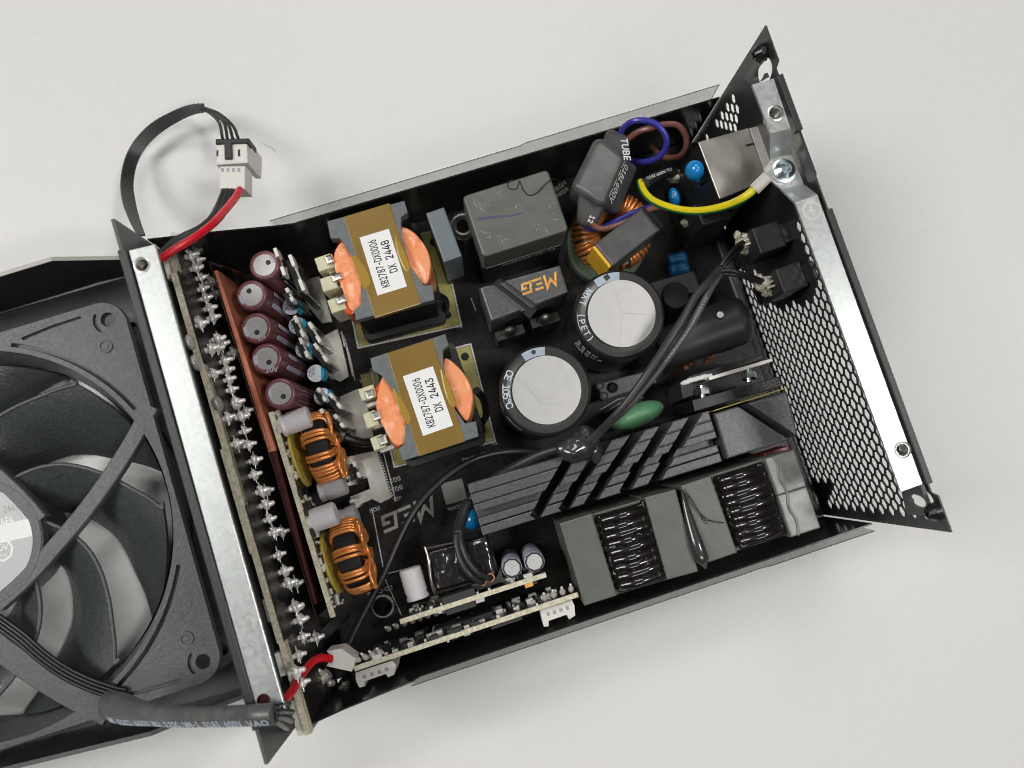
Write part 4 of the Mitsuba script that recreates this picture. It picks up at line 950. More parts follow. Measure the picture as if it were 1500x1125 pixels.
add(h + '__board_strip', sweep([(153.03, 49.66, 38), (179.06, 49.46, 38)], [(-.13, -8), (.13, -8), (.13, 0), (-.13, 0)], up=(0, 0, 1)), 'toroid_yellow', 'thin golden board edge')
for p in ((155.77, 67.64), (163.17, 67.58)):
    add(f'{PS}__copper_pin', join(blob((*p, 21), (1.7, 1.0, 1.4), 81, .3, 1, 2), blob((p[0] - 1.6, p[1] - .6, 20), (1.1, 1, 1), 83, .3, 1, 2)), 'copper_bar', 'small copper coloured part', smooth=True)
post = [(181.16, 93.41), (180.64, 67.11), (179.45, 57.8)]
ps('floor_ridge', box(183.5, 187, 4, 112, 1.6, 8, 1.0), 'grey_paint', 'grey steel ridge along the foot of the rear plate')
# ribbed heat sink
hs = hold(f'{PS}__ribbed_heat_sink', 'long ribbed dark grey heat sink crossed by five diagonal black slots')
q = (109.43, 42.38, 81.73, 17.18, -0.92)
prof = [(-1, 12), (-1, 38.2), (-.99, 39.0), (-.62, 39.0), (-.60, 36.6), (-.30, 36.6), (-.12, 36.9), (-.12, 40.8)]
Wd = q[3] / 2
rows = [(.99, .64, 42), (.60, .24, 42), (.20, -.06, 42), (-.34, -.62, 39), (-.66, -.995, 39)]
body = [rbox((q[0], q[1], q[2], q[3], q[4]), 12, 35, 0), ext([at(q, u, v) for u, v in ((-1, -.06), (1, -.06), (1, .99), (-1, .99))], 12, 40.2)]
for v1, v0, z in rows: body.append(ext([at(q, u, v) for u, v in ((-1, v0), (1, v0), (1, v1), (-1, v1))], 20, z, .35))
body = m3.Manifold.batch_boolean(body, m3.OpType.Add)
SL = [([(103.05, 50.09), (87.36, 35.97)], 0), ([(114.94, 50.88), (96.76, 35.2)], 0), ([(126.04, 50.56), (105.23, 34.29)], 0), ([(135.86, 50.44), (117.34, 34.49)], 0), ([(145.57, 49.89), (126.85, 33.71)], 0)]
for (s, _) in SL:
    a, b_ = np.array(s[0]), np.array(s[1]); d_ = (b_ - a) / np.hypot(*(b_ - a)); nn = np.array([-d_[1], d_[0]])
    a, b_ = a - d_ * 2, b_ + d_ * 2
    body = body - hullpts([[*(p + nn * sx), zz] for p in (a, b_) for sx in (-1.65, 1.65) for zz in (14, 46)])
add(hs + '__ribs', body, 'anodised')
h = hold(f'{PS}__end_heat_sink', 'dark grey heat sink block between the ribbed sink and the rear plate')
blk_ = ext([(151.82, 48.83), (177.16, 48.47), (175.72, 33.26), (151.23, 33.69)], 12, 42, .7, 3)
g0, g1 = np.array([(160.75, 49.95), (173.59, 33.94)]); d_ = (g1 - g0) / np.hypot(*(g1 - g0)); nn = np.array([-d_[1], d_[0]])
blk_ = blk_ - hullpts([[*(p + nn * sx), zz] for p in (g0 - d_ * 4, g1 + d_ * 8) for sx in (-1.4, 1.4) for zz in (18, 44)])
add(h + '__body', blk_, 'anodised')
add(h + '__red_spacer', ext([(166.76, 30.79), (175.18, 30.76), (175.07, 29.09), (166.66, 29.13)], 20, 31, .3), 'red_block', 'dark red plastic spacer')
ps('blue_component', V(ball((*(66.15, 39.39), 20), 3.6, 20)), 'blue_epoxy', 'blue component half hidden under the ribbed heat sink', smooth=True)

# ---------------------------------------------------------------- two large chokes with resin covered windings
for n_, (l, w, r_, lab, lab2) in enumerate((((97.88, 17.7, 10.69, 26.62, -0.91), (112.34, 16.81, 16.6, 24.99, -1.95), (125.45, 16.95, 10.31, 26.59, -3.24), 'large grey-green choke left of the resin drip, glossy black winding', ''),
                                           ((138.38, 17.75, 10.19, 25.45, 0.34), (152.99, 17.49, 16.33, 23.92, -0.62), (166.75, 17.17, 10.03, 26.01, -0.51), 'large grey-green choke nearest the rear plate, glossy black winding', ''))):
    h = hold(f'{PS}__resin_choke', lab)
    mt = 'ferrite_green'
    add(h + '__core', rbox(l, 14, 45, .45), mt)
    if n_ == 0: add(h + '__core', rbox(r_, 14, 45, .45), mt)
    else:
        u, v = r_[3] / 2, 0
        add(h + '__core', ext([at(r_, a, b_) for a, b_ in ((-1, .06), (1, .06), (1, 1), (-1, 1))], 14, 45, .45), 'ferrite_shiny')
        add(h + '__core', ext([at(r_, a, b_) for a, b_ in ((-1, -1), (1, -1), (1, .05), (-1, .05))], 14, 44.8, .45), 'ferrite_shiny')
        add(h + '__glue_line', wire([(*at(r_, -.45 + .1 * math.sin(i * 1.7), 1 - i * .2), 45.05) for i in range(11)], .45, 4, 8), 'ferrite_shiny', smooth=True)
    add(h + '__core_bridge', rbox(w, 14, 41.0, .4, gx=1.5, gy=.8), mt)
    add(h + '__winding_block', rbox(w, 14, 42, .6, gx=-.4, gy=-1.2), 'resin')
    NT = 9
    for i in range(NT):
        v0 = -.84 + 1.68 * i / (NT - 1)
        g_ = np.random.default_rng(40 + i + 20 * n_)
        us = np.linspace(-1, 1, 15)
        ph = g_.uniform(0, 6)
        zz = 42.0 + 2.6 * (1 - us ** 2) + .22 * np.sin(us * 2.5 + ph) + g_.normal(0, .18) - 7 * np.clip(np.abs(us) - .86, 0, 1) * 4
        vs = v0 + .010 * np.sin(us * 2.2 + ph) + g_.normal(0, .010)
        pth = np.array([(*at(w, .93 * u, v), q) for u, v, q in zip(us, vs, zz)])
        add(h + '__wire_turn', sweep(spline(pth, 3), circ(1.75, 18), scale=1 + .08 * np.sin(np.arange(43) * .22 + ph)), 'resin', smooth=True)
    lumps = [blob((*at(w, g_.uniform(-.8, .8), g_.uniform(-.85, .85)), 44.6), (g_.uniform(.7, 2.2), g_.uniform(.7, 1.3), g_.uniform(.6, 1.1)), 90 + j + n_ * 30, .35, .9, 3) for j in range(8)]
    lumps += [blob((*at(w, sd * .9, g_.uniform(-.9, .9)), 42.8), (1.0, g_.uniform(1.0, 2.4), 1.0), 120 + j + n_ * 30, .4, .9, 3) for j in range(7) for sd in (-1, 1)]
    lumps += [wire([(*at(w, u, sd * .93), 43.2 + .4 * math.sin(u * 5 + sd)) for u in np.linspace(-.95, .95, 7)], 1.0, 5, 10) for sd in (-1, 1)]
    add(h + '__resin', join(lumps), 'resin', 'lumpy glossy black resin over the wire turns', smooth=True)
    add(h + '__bobbin', rbox(w, ZB, 14, .4, gx=8, gy=1), 'chip')
pp = [(133.13, 29.03, 45), (132.64, 25.37, 45.6), (132.19, 20.37, 46), (131.88, 14.47, 46.4), (131.81, 8.52, 46.6), (132.33, 3.5, 45)]
ps('resin_drip', join(sweep(spline(pp, 6), circ(1.0, 14, .75), up=(0, 0, 1), scale=np.interp(np.arange(31), [0, 8, 20, 26, 30], [.45, 1.1, 2.1, 2.2, .25]))), 'glue', 'long drop shaped drip of grey resin between the two chokes', smooth=True)
ps('resin_thread', join(wire([(132.99, 28.65, 46), (134.5, 25.49, 46.6), (135.58, 21.52, 46), (137.1, 18.37, 46.5), (139.41, 16.69, 46), (142.16, 15.35, 46)], .2, 6, 6), wire([(133.68, 29.33, 46), (134.95, 24.66, 46.4), (136.12, 19.77, 46), (137.07, 16.56, 46)], .15, 6, 6)), 'wire_black', 'thin dark resin threads')

# ---------------------------------------------------------------- lower edge: wrapped block, control boards, connectors
h = hold(f'{PS}__film_wrapped_block', 'black block wrapped in shiny clear film')
q = [(48.63, 36.46), (69.74, 33.78), (69.74, 21.32), (59.76, 19.98), (47.42, 20.57)]
add(h + '__body', ext(q, 10, 33.6, .6), 'board_black')
c_ = np.mean(q, 0)
fs = bump_sheet((58.88, 27.86, 21.27, 13.69, -2.82), 34.5, .45, 12, 3, 60, 0, 1.1)
add(h + '__film_top', fs, 'resin', smooth=True)
e = [(49.29, 36.81, 35), (49.47, 33.41, 36), (48.95, 30.19, 36.2), (48.21, 25.77, 35.4), (47.8, 20.52, 33)]
add(h + '__film_fold', wire(e, .55, 6, 8), 'nickel', 'bright folded film edge', smooth=True)
ps('cable_socket', ext([(59.95, 20.44), (68.7, 20.32), (70.61, 22.66), (70.47, 18.6), (61.46, 17.9)], 12, 36, .3), 'chip', 'black socket taking the two cable wires')
add(f'{PS}__cable_socket__pin', join(*[lathe([(1.0, 0), (1.5, 0), (1.5, .4), (1.0, .4), (1.0, 0)], (*p, 36.0), n=18) for p in [(63.9, 20.51), (66.54, 20.79)]]), 'copper_bar')
for i, q in enumerate(("750,831", "783,822")):
    c = [(74.21, 21.74), (81.7, 21.35)][i]
    hh, o, d, L = capacitor('board_capacitor', c, 3.35, 38, 'violet_white', 'can_top', ['small pale capacitor next to the film wrapped block', 'small pale capacitor nearer the chokes'][i], i + 2)
    add(hh + '__print', lathe([(2.6, 0), (2.9, .05), (3.2, -.12)], (c[0], c[1], 38.05), n=9), 'ink')
BD = [((35.46, 16.99), (83.94, 16.58), 40, 'inner upright control board with a cream edge'), ((18.1, 8), (91.64, 7.87), 42, 'outer upright control board with a cream edge, white sockets on it')]
for i, (a, b_, z, lab) in enumerate(BD):
    h = hold(f'{PS}__control_board', lab)
    a, b_ = np.array(a), np.array(b_)
    d_ = (b_ - a) / np.hypot(*(b_ - a)); nn = np.array([-d_[1], d_[0]]); L = np.hypot(*(b_ - a))
    add(h + '__board', hullpts([[*(p + nn * sx), zz] for p in (a, b_) for sx in (-.65, .65) for zz in (10, z - .8)]), 'board_black')
    add(h + '__edge', hullpts([[*(p + nn * sx), zz] for p in (a, b_) for sx in (-.75, .75) for zz in (z - .9, z)]), 'board_edge')
    for sd in (1, -1):
        fc = lambda u, w: (np.array([*(a + d_ * u + nn * .66 * sd), w]), np.array([*d_ * 1., 0]), np.array([0, 0, 1.]), np.array([*(nn * sd), 0]))
        ms = small_parts([(2, L - 3, z - 24, z - 1.2)] if sd > 0 else [(2, L * .55, z - 22, z - 1.5)], 110 if sd > 0 else 30, fc, 20 + i * 3 + sd, 1.5)
        for g_, mt in enumerate(('solder', 'dull_tin', 'chip')):
            if ms[g_]: add(h + '__small_component', join(ms[g_]), mt, stuff=True)
    for (u0, u1, sd, t_, zz) in ([(.30, .52, 1, 2.4, z - .5), (.30, .50, -1, 2.2, z - 1.5), (.86, .93, -1, 1.2, z - 1)] if i == 0 else [(.60, .74, -1, 1.6, z - 2), (.35, .62, 1, 1.6, z - 8)]):
        add(h + '__chip', hullpts([[*(a + d_ * L * u + nn * sd * w), w2] for u in (u0, u1) for w in (.6, .6 + t_) for w2 in (zz - 9, zz)]), 'chip')
    if i == 0: add(h + '__chip', hullpts([[*(a + d_ * L * u - nn * w), w2] for u in (.845, .9) for w in (.7, 2.2) for w2 in (z - 4, z - .8)]), 'logo_orange', 'small orange component')
    # row of header pins
    for (u0, u1, n2) in (((.02, .12, 4), (.86, .98, 4)) if i else ((-.16, .30, 9),)):
        for k_ in range(n2):
            p = a + d_ * L * (u0 + (u1 - u0) * k_ / (n2 - 1)) + nn * (1.7 if i else (-4.2))
            zz = z - 2.5 if i else 18
            add(h + '__header_pin', lathe([(0, 0), (.95, 0), (.9, 1.6), (.5, 3.6), (.35, 5.6), (0, 5.8)], (*p, zz), (nn[0] * .5, nn[1] * .5, 1) if i else (0, .3, 1), 12), 'solder', smooth=50)
for i, q in enumerate(([(17.5, 6.38), (29.53, 6.37), (30.32, 4.58), (28.86, 1.99), (26.79, 1.8), (26.49, 2.99), (19.35, 2.94), (19.13, 1.48), (17.4, 1.62), (16.98, 3.93)], [(78.64, 6.66), (89.36, 6.51), (89.58, 4.42), (88.86, 1.53), (86.6, 0.93), (86.24, 2.61), (80.28, 2.56), (79.75, 0.95), (78.24, 1.22)])):
    sh = ext(q, 26, 39.5, .3)
    c_ = np.mean(q, 0)
    k = hold(f'{PS}__white_socket', ['white four-pin socket at the lower left end of the outer board', 'white four-pin socket near the chokes'][i])
    add(k + '__housing', sh, 'nylon')
    a, b_ = np.array(q[0]), np.array(q[1]); d_ = (b_ - a) / np.hypot(*(b_ - a)); nn = np.array([d_[1], -d_[0]])
    for j in range(4):
        p = a + d_ * np.hypot(*(b_ - a)) * (.2 + .2 * j) + nn * 2.0
        add(k + '__contact_slot', hullpts([[*(p + d_ * u + nn * w), zz] for u in (-.55, .55) for w in (-.6, .6) for zz in (39.3, 39.56)]), 'cap_grey')

# ---------------------------------------------------------------- rear switches and their cables
for i, (q, bl, q2, sd) in enumerate((((182.08, 96.22, 8.66, 8.67, 1.26), [(101.03, 39.66)], [(176.98, 98.44, 52)], 5), ((184.61, 81.96, 8.34, 8.18, 1.2), [(84.16, 44.71)], [(178.99, 83.12, 52)], 9))):
    h = hold(f'{PS}__rear_switch', ['upper black switch block inside the rear plate', 'lower black switch block inside the rear plate'][i])
    add(h + '__body', rbox(q, 40, 58, .5), 'chip')
    add(h + '__cover', ext(rc((q[0] + 2.5, q[1], q[2] + 4, q[3] * .8, q[4])), 34, 57, .5), 'anodised_black')
    p = q2[0]
    add(h + '__solder_lump', join(blob((p[0], p[1], 50), (3.0, 2.6, 3.0), 20 + i, .5, 1.2), blob((p[0] - 1.8, p[1] + 2.4, 52), (1.1, 1.4, 1.2), 25 + i, .5, 1.4), blob((p[0] + 1.0, p[1] - 2.4, 48), (2.2, 1.5, 1.8), 28 + i, .5, 1.4)), 'flux', 'rough pale solder on the switch pins', smooth=True)
    for j in range(3): add(h + '__pin', cyl((p[0] - 1, p[1] + 1.5 - j * 1.5, 53), (p[0] + 3, p[1] + 1.6 - j * 1.5, 53.5), .45, n=8), 'tin')
sw = hold(f'{PS}__switch_cable', 'black cable pair running from the rear switches across to the glue lump')
pa = spline([(165.06, 91.8, 56), (159.13, 88.57, 60), (152.93, 85.14, 62), (146.17, 79.13, 63), (138.51, 72.8, 63), (131.34, 67.17, 62), (124.49, 61.95, 60), (118.07, 57.68, 57), (112.41, 54.47, 52), (108.19, 52.81, 49)], 8)
add(sw + '__sleeve', sweep(pa, circ(1.2, 14, .95), up=(0, 0, 1)), 'shrink', smooth=True)
pb = spline([(164.62, 90.36, 55), (160.19, 87.37, 58), (153.5, 81.39, 60), (146.11, 74.84, 60), (137.04, 68.45, 60), (129.81, 63.52, 58), (122.72, 59.13, 56), (115.9, 55.97, 53), (109.97, 52.69, 49)], 8)
add(sw + '__sleeve', sweep(pb, circ(1.2, 14, .95), up=(0, 0, 1)), 'shrink_light', smooth=True)
add(sw + '__sleeve_print', join([V(ball((*(p + [.75, .4, .9]),), .16, 6)) for p in sweep(pb[14:50], circ(.1, 3)).vertices[::3]]), 'label_white', 'dotted white print line')
for s in ([(163.39, 90.95, 56), (167.16, 93.89, 56), (171.59, 96.46, 55), (176.49, 98.36, 52)], [(163.86, 90.14, 55), (168.13, 93.17, 55), (172.74, 95.28, 53), (177.47, 97.94, 50)], [(164.21, 90.69, 56), (167.29, 89.93, 57), (171.33, 87.54, 56), (178.38, 84.01, 52)], [(164.68, 89.88, 55), (168.24, 88.51, 56), (173.31, 86.04, 54), (179.57, 82.71, 50)]):
    add(sw + '__wire', wire(s, .75), 'wire_black', smooth=True)
pg = (105.17, 52.23)
ps('glue_lump', join(blob((*pg, 46), (6.6, 4.6, 3.6), 4, .42, .9, 4), blob((*(109.55, 54.17), 47), (3.0, 3.6, 2.6), 14, .4, .9, 3), blob((*(110.57, 50.56), 44), (2.6, 4.4, 3), 17, .4, .9, 3)), 'glue', 'glossy grey-black glue lump holding the cables by the large capacitor', smooth=True)
h = hold(f'{PS}__sensor_cable', 'thin black cable from the glue lump to the lower left connector')
add(h + '__wire', wire([(103.33, 52.2, 46), (96.98, 52.99, 40), (90.09, 56.03, 34), (82.5, 58.07, 30), (74.22, 58.61, 27), (65.24, 57.14, 26), (55.5, 53.04, 26), (47.98, 47.85, 27), (41.38, 41.13, 29), (34.47, 33.09, 31), (27.86, 26.17, 32), (20.41, 18.53, 33), (14.88, 12.44, 34)], 1.25, 8, 12), 'wire_black', smooth=True)
h = hold(f'{PS}__sleeved_cable', 'grey-black sleeved cable dipping under the ribbed heat sink and ending in two wires')
add(h + '__sleeve', wire([(101.95, 53.55, 46), (94.6, 53.68, 44), (87.52, 52.78, 42), (80.25, 51.43, 38), (73.28, 49.39, 33), (67.98, 46.29, 30), (63.57, 41.92, 32), (61.11, 38.81, 36)], 1.45, 8, 12), 'sleeve_dark', smooth=True)
add(h + '__sleeve', wire([(67.16, 45.88, 31), (63.26, 41.45, 34), (60.85, 37, 38)], 1.9, 8, 12), 'sleeve_dark', smooth=True)
for s in ([(60.35, 37.61, 38), (59.46, 33.9, 39), (59.57, 28.33, 40), (61.1, 23.78, 40), (63.61, 20.3, 37)], [(61.73, 37.62, 38), (61.18, 33.44, 40), (61.9, 27.69, 41), (63.77, 23.59, 40), (66.44, 20.51, 37)]):
    add(h + '__wire', wire(s, 1.05, 8, 12), 'sleeve_dark', smooth=True)
# small white plug with the red wire
k = hold(f'{PS}__white_plug', 'small white plug with a red wire by the lower left corner')
add(k + '__housing', ext([(12.39, 16.43), (16.98, 15.79), (20.26, 11.49), (17.96, 8.18), (11.12, 12.14), (13.51, 14.35)], 38, 46, .4), 'nylon')
add(k + '__red_wire', wire([(13.38, 13.99, 47), (10.86, 15.73, 50), (8.22, 15.26, 54), (6.11, 13.19, 60), (4.2, 11.27, 66), (2.61, 10.41, 70)], 1.25, 8, 12), 'wire_red', 'red wire of the small plug', smooth=True)
# sleeved cable out of the connector board, red and black, with its mated plug
k = hold(f'{PS}__output_cable', 'red and black cable with a white plug lying up beyond the end rail')
add(k + '__red_wire', wire([(3.83, 141.1, 70), (8.76, 142.74, 70), (14.17, 145.06, 68), (19.22, 148.85, 64), (22.99, 154.31, 58), (25.83, 159.62, 52), (27.76, 163.74, 48)], 1.2, 8, 14), 'wire_red', 'red wire', smooth=True)
for j, s in enumerate(([(4.09, 142.75, 66), (10.25, 145.44, 65), (16.28, 148.41, 62), (20.76, 153.4, 56), (23.09, 159.31, 50), (24.8, 165.15, 46)], [(3.43, 143.38, 66), (8.98, 146.78, 64), (15.36, 149.44, 61), (19.33, 154.17, 55), (21.65, 159.75, 50), (23.55, 165.54, 46)], [(2.89, 144.42, 66), (8.6, 148.3, 63), (14.94, 150.78, 60), (18.24, 154.97, 55), (20.21, 160.2, 50), (22.5, 165.87, 46)])):
    add(k + '__black_wire', wire(s, .95, 8, 10), 'sleeve_dark', smooth=True)
r = (25.91, 168.87, 8.01, 7.37, -13.7)
add(k + '__housing', rbox((26.04, 169.31, 8.24, 7.79, -16.2), 38, 46, .4), 'nylon', 'white plug housing with four slots')
for j in range(4):
    c = [(23.74, 172.66), (25.41, 172.14), (27.09, 171.62), (28.77, 171.1)][j]
    add(k + '__contact_slot', rbox((c[0], c[1], .9, 1.3, -15), 45.9, 46.08, 0), 'cap_grey')
add(k + '__hook', ext([(0.82, 150.51), (5.12, 150.72), (6.81, 152.2), (8.26, 151.3), (8.15, 149.33), (3.5, 149.45)], 58, 60, .3), 'nylon_clear', 'clear cable clip at the top of the end plate')

# ---------------------------------------------------------------- the cover with its fan
CV = 'fan_cover'
labels[CV] = {'label': 'black steel cover lying open side up on the table, holding the fan', 'category': 'cover'}
FX, FY, FZ = -94.0, 83.0, 23.0
add(CV + '__floor', cs([[(-190, 9.5), (-16, 5.5), (-14, 163.5), (-190, 166)]]) .extrude(1.0).translate([0, 0, .4]) - m3.Manifold.cylinder(4, 66, 66, 96).translate([FX, FY, -1]), 'black_paint')
for w, lab in (([(-190, 164.6, 34), (-41, 165.3, 34), (-24, 164.2, 20), (-15, 163.6, 9)], 'upper side wall of the cover'), ([(-190, 14.5, 34), (-96, 11.5, 34), (-50, 7.6, 34), (-30, 6.6, 18), (-16, 5.9, 9)], 'lower side wall of the cover')):
    m, e = [], []
    for (x0, y0, z0), (x1, y1, z1) in zip(w[:-1], w[1:]):
        m.append(hullpts([[x, y + s, z] for x, y, zt in ((x0, y0, z0), (x1, y1, z1)) for s in (-.5, .5) for z in (1.2, zt)]))
        e.append(hullpts([[x, y + s, z] for x, y, zt in ((x0, y0, z0), (x1, y1, z1)) for s in (-.7, .7) for z in (zt - .2, zt + .25)]))
    k = hold(CV + '__side_wall', lab)
    add(k + '__panel', join(m), 'black_gloss'); add(k + '__bare_edge', join(e), 'bare_edge' if 'upper' in lab else 'grey_paint')

FN = 'cooling_fan'
labels[FN] = {'label': 'dark grey cooling fan with curved blades, lying in the black cover', 'category': 'fan'}
H = 67.0
sq = Polygon([(-H, -H), (H, -H), (H, H), (-H, H)]).buffer(-9).buffer(9, 24)
ring = sq.difference(Polygon(circ(65.2, 120)))
fr = m3.Manifold.batch_boolean([cs(ring).extrude(3.2).translate([0, 0, 1.4]), cs(ring).extrude(3.2).translate([0, 0, FZ - 3.2]), m3.Manifold.cylinder(21.4, 64.0, 66.6, 120).translate([0, 0, 1.5]) - m3.Manifold.cylinder(14.6, 62, 62, 120).translate([0, 0, 1]) - m3.Manifold.cylinder(8, 62, 65.6, 120).translate([0, 0, 15.5])], m3.OpType.Add)
cut = []
for sx in (-1, 1):
    for sy in (-1, 1):
        fr = fr - m3.Manifold.cylinder(40, 2.5, 2.5, 24).translate([sx * 61.0, sy * 60.4, -2])
        for d_ in (1,):
            t = np.radians(np.linspace(24, 66, 16))
            band = [(66.9 * math.cos(a), 66.9 * math.sin(a)) for a in t] + [(68.3 * math.cos(a), 68.3 * math.sin(a)) for a in t[::-1]]
            cut.append(([(sx * x, sy * y) for x, y in band], FZ - 2.2))
for p, z0 in cut: fr = fr - cs([p]).extrude(5).translate([0, 0, z0])
for sx, sy in ((1, 1), (1, -1), (-1, 1), (-1, -1)):
    t = np.radians(np.linspace(47, 66, 8))
    p = LineString([(sx * 32, sy * 62.6), (sx * 42, sy * 63.6), (sx * 52, sy * 63.8)]).buffer(.6)
    fr = fr - cs(p).extrude(5).translate([0, 0, FZ - 1.6])
    p = LineString([(sx * (61.0 - 4.6 * math.cos(a)), sy * (60.4 - 4.6 * math.sin(a))) for a in np.linspace(-.6, .8, 8)]).buffer(.55)
    fr = fr - cs(p).extrude(5).translate([0, 0, FZ - 1.4])
add(FN + '__frame', fr.translate([FX, FY, 0]), 'fan_plastic', 'square fan frame with rounded corners', smooth=25)
for sx, sy in ((1, 1), (1, -1)):
    add(FN + '__frame_boss', lathe([(0, .4), (.9, .4), (1.0, .15), (1.7, .15), (1.8, .55), (2.3, .55), (2.4, 0)], (FX + sx * 58, FY + sy * 51.5, FZ), n=24), 'fan_plastic')
# stationary struts and hub plate
st0 = spline([(1.0, -21.5), (9.5, -17.6), (17.0, -13.4), (24.0, -8.9), (36.0, -.9), (47.5, 8.2), (57.5, 17.2), (67.0, 27.0)], 6)
for k_ in range(4):
    a = -k_ * math.pi / 2
    R2 = np.array([[math.cos(a), -math.sin(a)], [math.sin(a), math.cos(a)]])
    p = st0 @ R2.T + [FX, FY]
    path = np.column_stack([p, np.full(len(p), FZ - 1.7)])
    w = 2.8 if k_ != 1 else 4.2
    add(FN + '__strut', sweep(path, [(-w, -1.6), (w, -1.6), (w, 1.2), (w - .4, 1.6), (-w + .4, 1.6), (-w, 1.2)], up=(0, 0, 1)), 'fan_plastic', ['strut crossing the picture to the upper right', 'broad strut that carries the fan cable', None, None][k_])
add(FN + '__hub', lathe([(0, FZ - 4), (21.8, FZ - 4), (21.8, FZ - .5), (21.2, FZ), (18.8, FZ), (18.7, FZ - .35), (0, FZ - .35)], (FX, FY, 0), n=90), 'fan_plastic', smooth=30)
add(FN + '__rotor_hub', lathe([(0, 3), (20.6, 3), (20.9, 4), (20.9, FZ - 4.5), (0, FZ - 4.5)], (FX, FY, 0), n=80), 'fan_blade', smooth=30)
k = FN + '__hub_label'
add(k, lathe([(0, FZ - .3), (18.4, FZ - .3), (18.4, FZ - .22), (0, FZ - .22)], (FX, FY, 0), n=80), 'hub_label', 'round silver-grey label on the fan hub')
zz = FZ - .22
band = Polygon(circ(18.3, 80)).intersection(Polygon([(-19, -1.6), (19, -1.6), (19, 4.4), (-19, 4.4)]))
rot = math.radians(30)
bm = V(ext(band, 0, .05)); 
LA = -5.13
cR = np.array([[math.cos(math.radians(LA)), math.sin(math.radians(LA)), 0], [-math.sin(math.radians(LA)), math.cos(math.radians(LA)), 0], [0, 0, 1.]])
bm.vertices = bm.vertices @ cR + [FX, FY, zz]
add(FN + '__hub_label__white_band', bm, 'label_white')
ct = np.array((-82.84, 89.89))
add(FN + '__hub_label__lettering', join(text('2447', 2.4, (*(-83.05, 89.96), zz + .05), LA, width=5.0)), 'logo_grey')
add(FN + '__hub_label__lettering', join(text('AAP4', 2.2, (*(-86.53, 86.32), zz), LA + 4, bold=True, width=6.0)), 'label_white')
oc = np.array((-86.7, 78.31))
o8 = [(oc[0] + 4.0 * math.cos(a), oc[1] + 4.0 * math.sin(a)) for a in np.arange(8) * math.pi / 4 + .4 + math.pi / 8]
o7 = [(oc[0] + 3.2 * math.cos(a), oc[1] + 3.2 * math.sin(a)) for a in np.arange(8) * math.pi / 4 + .4 + math.pi / 8]
add(FN + '__hub_label__emblem', join(ext(cs([o8]) - cs([o7]), zz, zz + .05), text('TÜV', 1.7, (oc[0] - 2.4, oc[1] + .1, zz), LA, width=4.6, bold=True), text('SUD', .9, (oc[0] - 1.5, oc[1] - 1.9, zz), LA, width=2.6)), 'label_white')
# blades: ruled from the upper edge (z 19.5) to the lower edge (z 4)
rr = np.linspace(20.5, 61.2, 16)
fB = np.interp(rr, [20, 24, 35.6, 45.5, 51.9, 61.4, 66], [56, 48, 30, 12.5, 2.8, -7.5, -12])
fA = np.interp(rr, [20, 24, 33, 38, 46.5, 60, 66], [11, 6, -8.5, -15.5, -31.5, -46.5, -52.5])
su = np.linspace(0, 1, 11)
P = np.zeros((16, 11, 3))
for i in range(16):
    ph = np.radians(fB[i] + (fA[i] - fB[i]) * su)
    camb = 3.0 * np.sin(su * math.pi)
    P[i] = np.column_stack([rr[i] * np.cos(ph), rr[i] * np.sin(ph), 19.3 - (15.0) * su + camb])
gu, gv = np.gradient(P, axis=0), np.gradient(P, axis=1)
nn = np.cross(gu, gv); nn /= np.linalg.norm(nn, axis=2, keepdims=True)
if nn[8, 5, 2] < 0: nn = -nn
top, bot = (P + nn * .65).reshape(-1, 3), (P - nn * .65).reshape(-1, 3)
idx = np.arange(176).reshape(16, 11)
f = []
for i in range(15):
    for j in range(10):
        a, b_, c_, d_ = idx[i, j], idx[i + 1, j], idx[i + 1, j + 1], idx[i, j + 1]
        f += [[a, b_, c_], [a, c_, d_], [a + 176, c_ + 176, b_ + 176], [a + 176, d_ + 176, c_ + 176]]
rim = list(idx[:, 0]) + list(idx[-1, 1:]) + list(idx[::-1, -1][1:]) + list(idx[0, ::-1][1:])
for a, b_ in zip(rim[:-1], rim[1:]): f += [[a, a + 176, b_ + 176], [a, b_ + 176, b_]]
blade = trimesh.Trimesh(np.vstack([top, bot]), f, process=False)
hook = sweep(np.array([P[i, 0] + [0, 0, .5] for i in range(16)]), circ(.75, 8))
tip = sweep(np.array([P[-1, 0] + [0, 0, .5], P[-1, 0] * [1.0, 1.0, 1] + np.array([-math.sin(math.radians(fB[-1])), math.cos(math.radians(fB[-1])), 0]) * 2.4 + [0, 0, .5]]), circ(.8, 8))
BL = join(blade); BL.apply_scale(.001)
bp = mikit.ply(BL, 'mat_fan_blade', smooth=40)
HK = join(hook, tip); HK.apply_scale(.001)
hp = mikit.ply(HK, 'mat_fan_plastic', smooth=50)
for k_ in range(7):
    key = num(FN + '__blade')
    tw = S().translate([FX * .001, FY * .001, 0]).rotate([0, 0, 1], 360 / 7 * k_)
    scene[key] = {**bp, 'to_world': tw}
    scene[key + '__raised_edge'] = {**hp, 'to_world': tw}

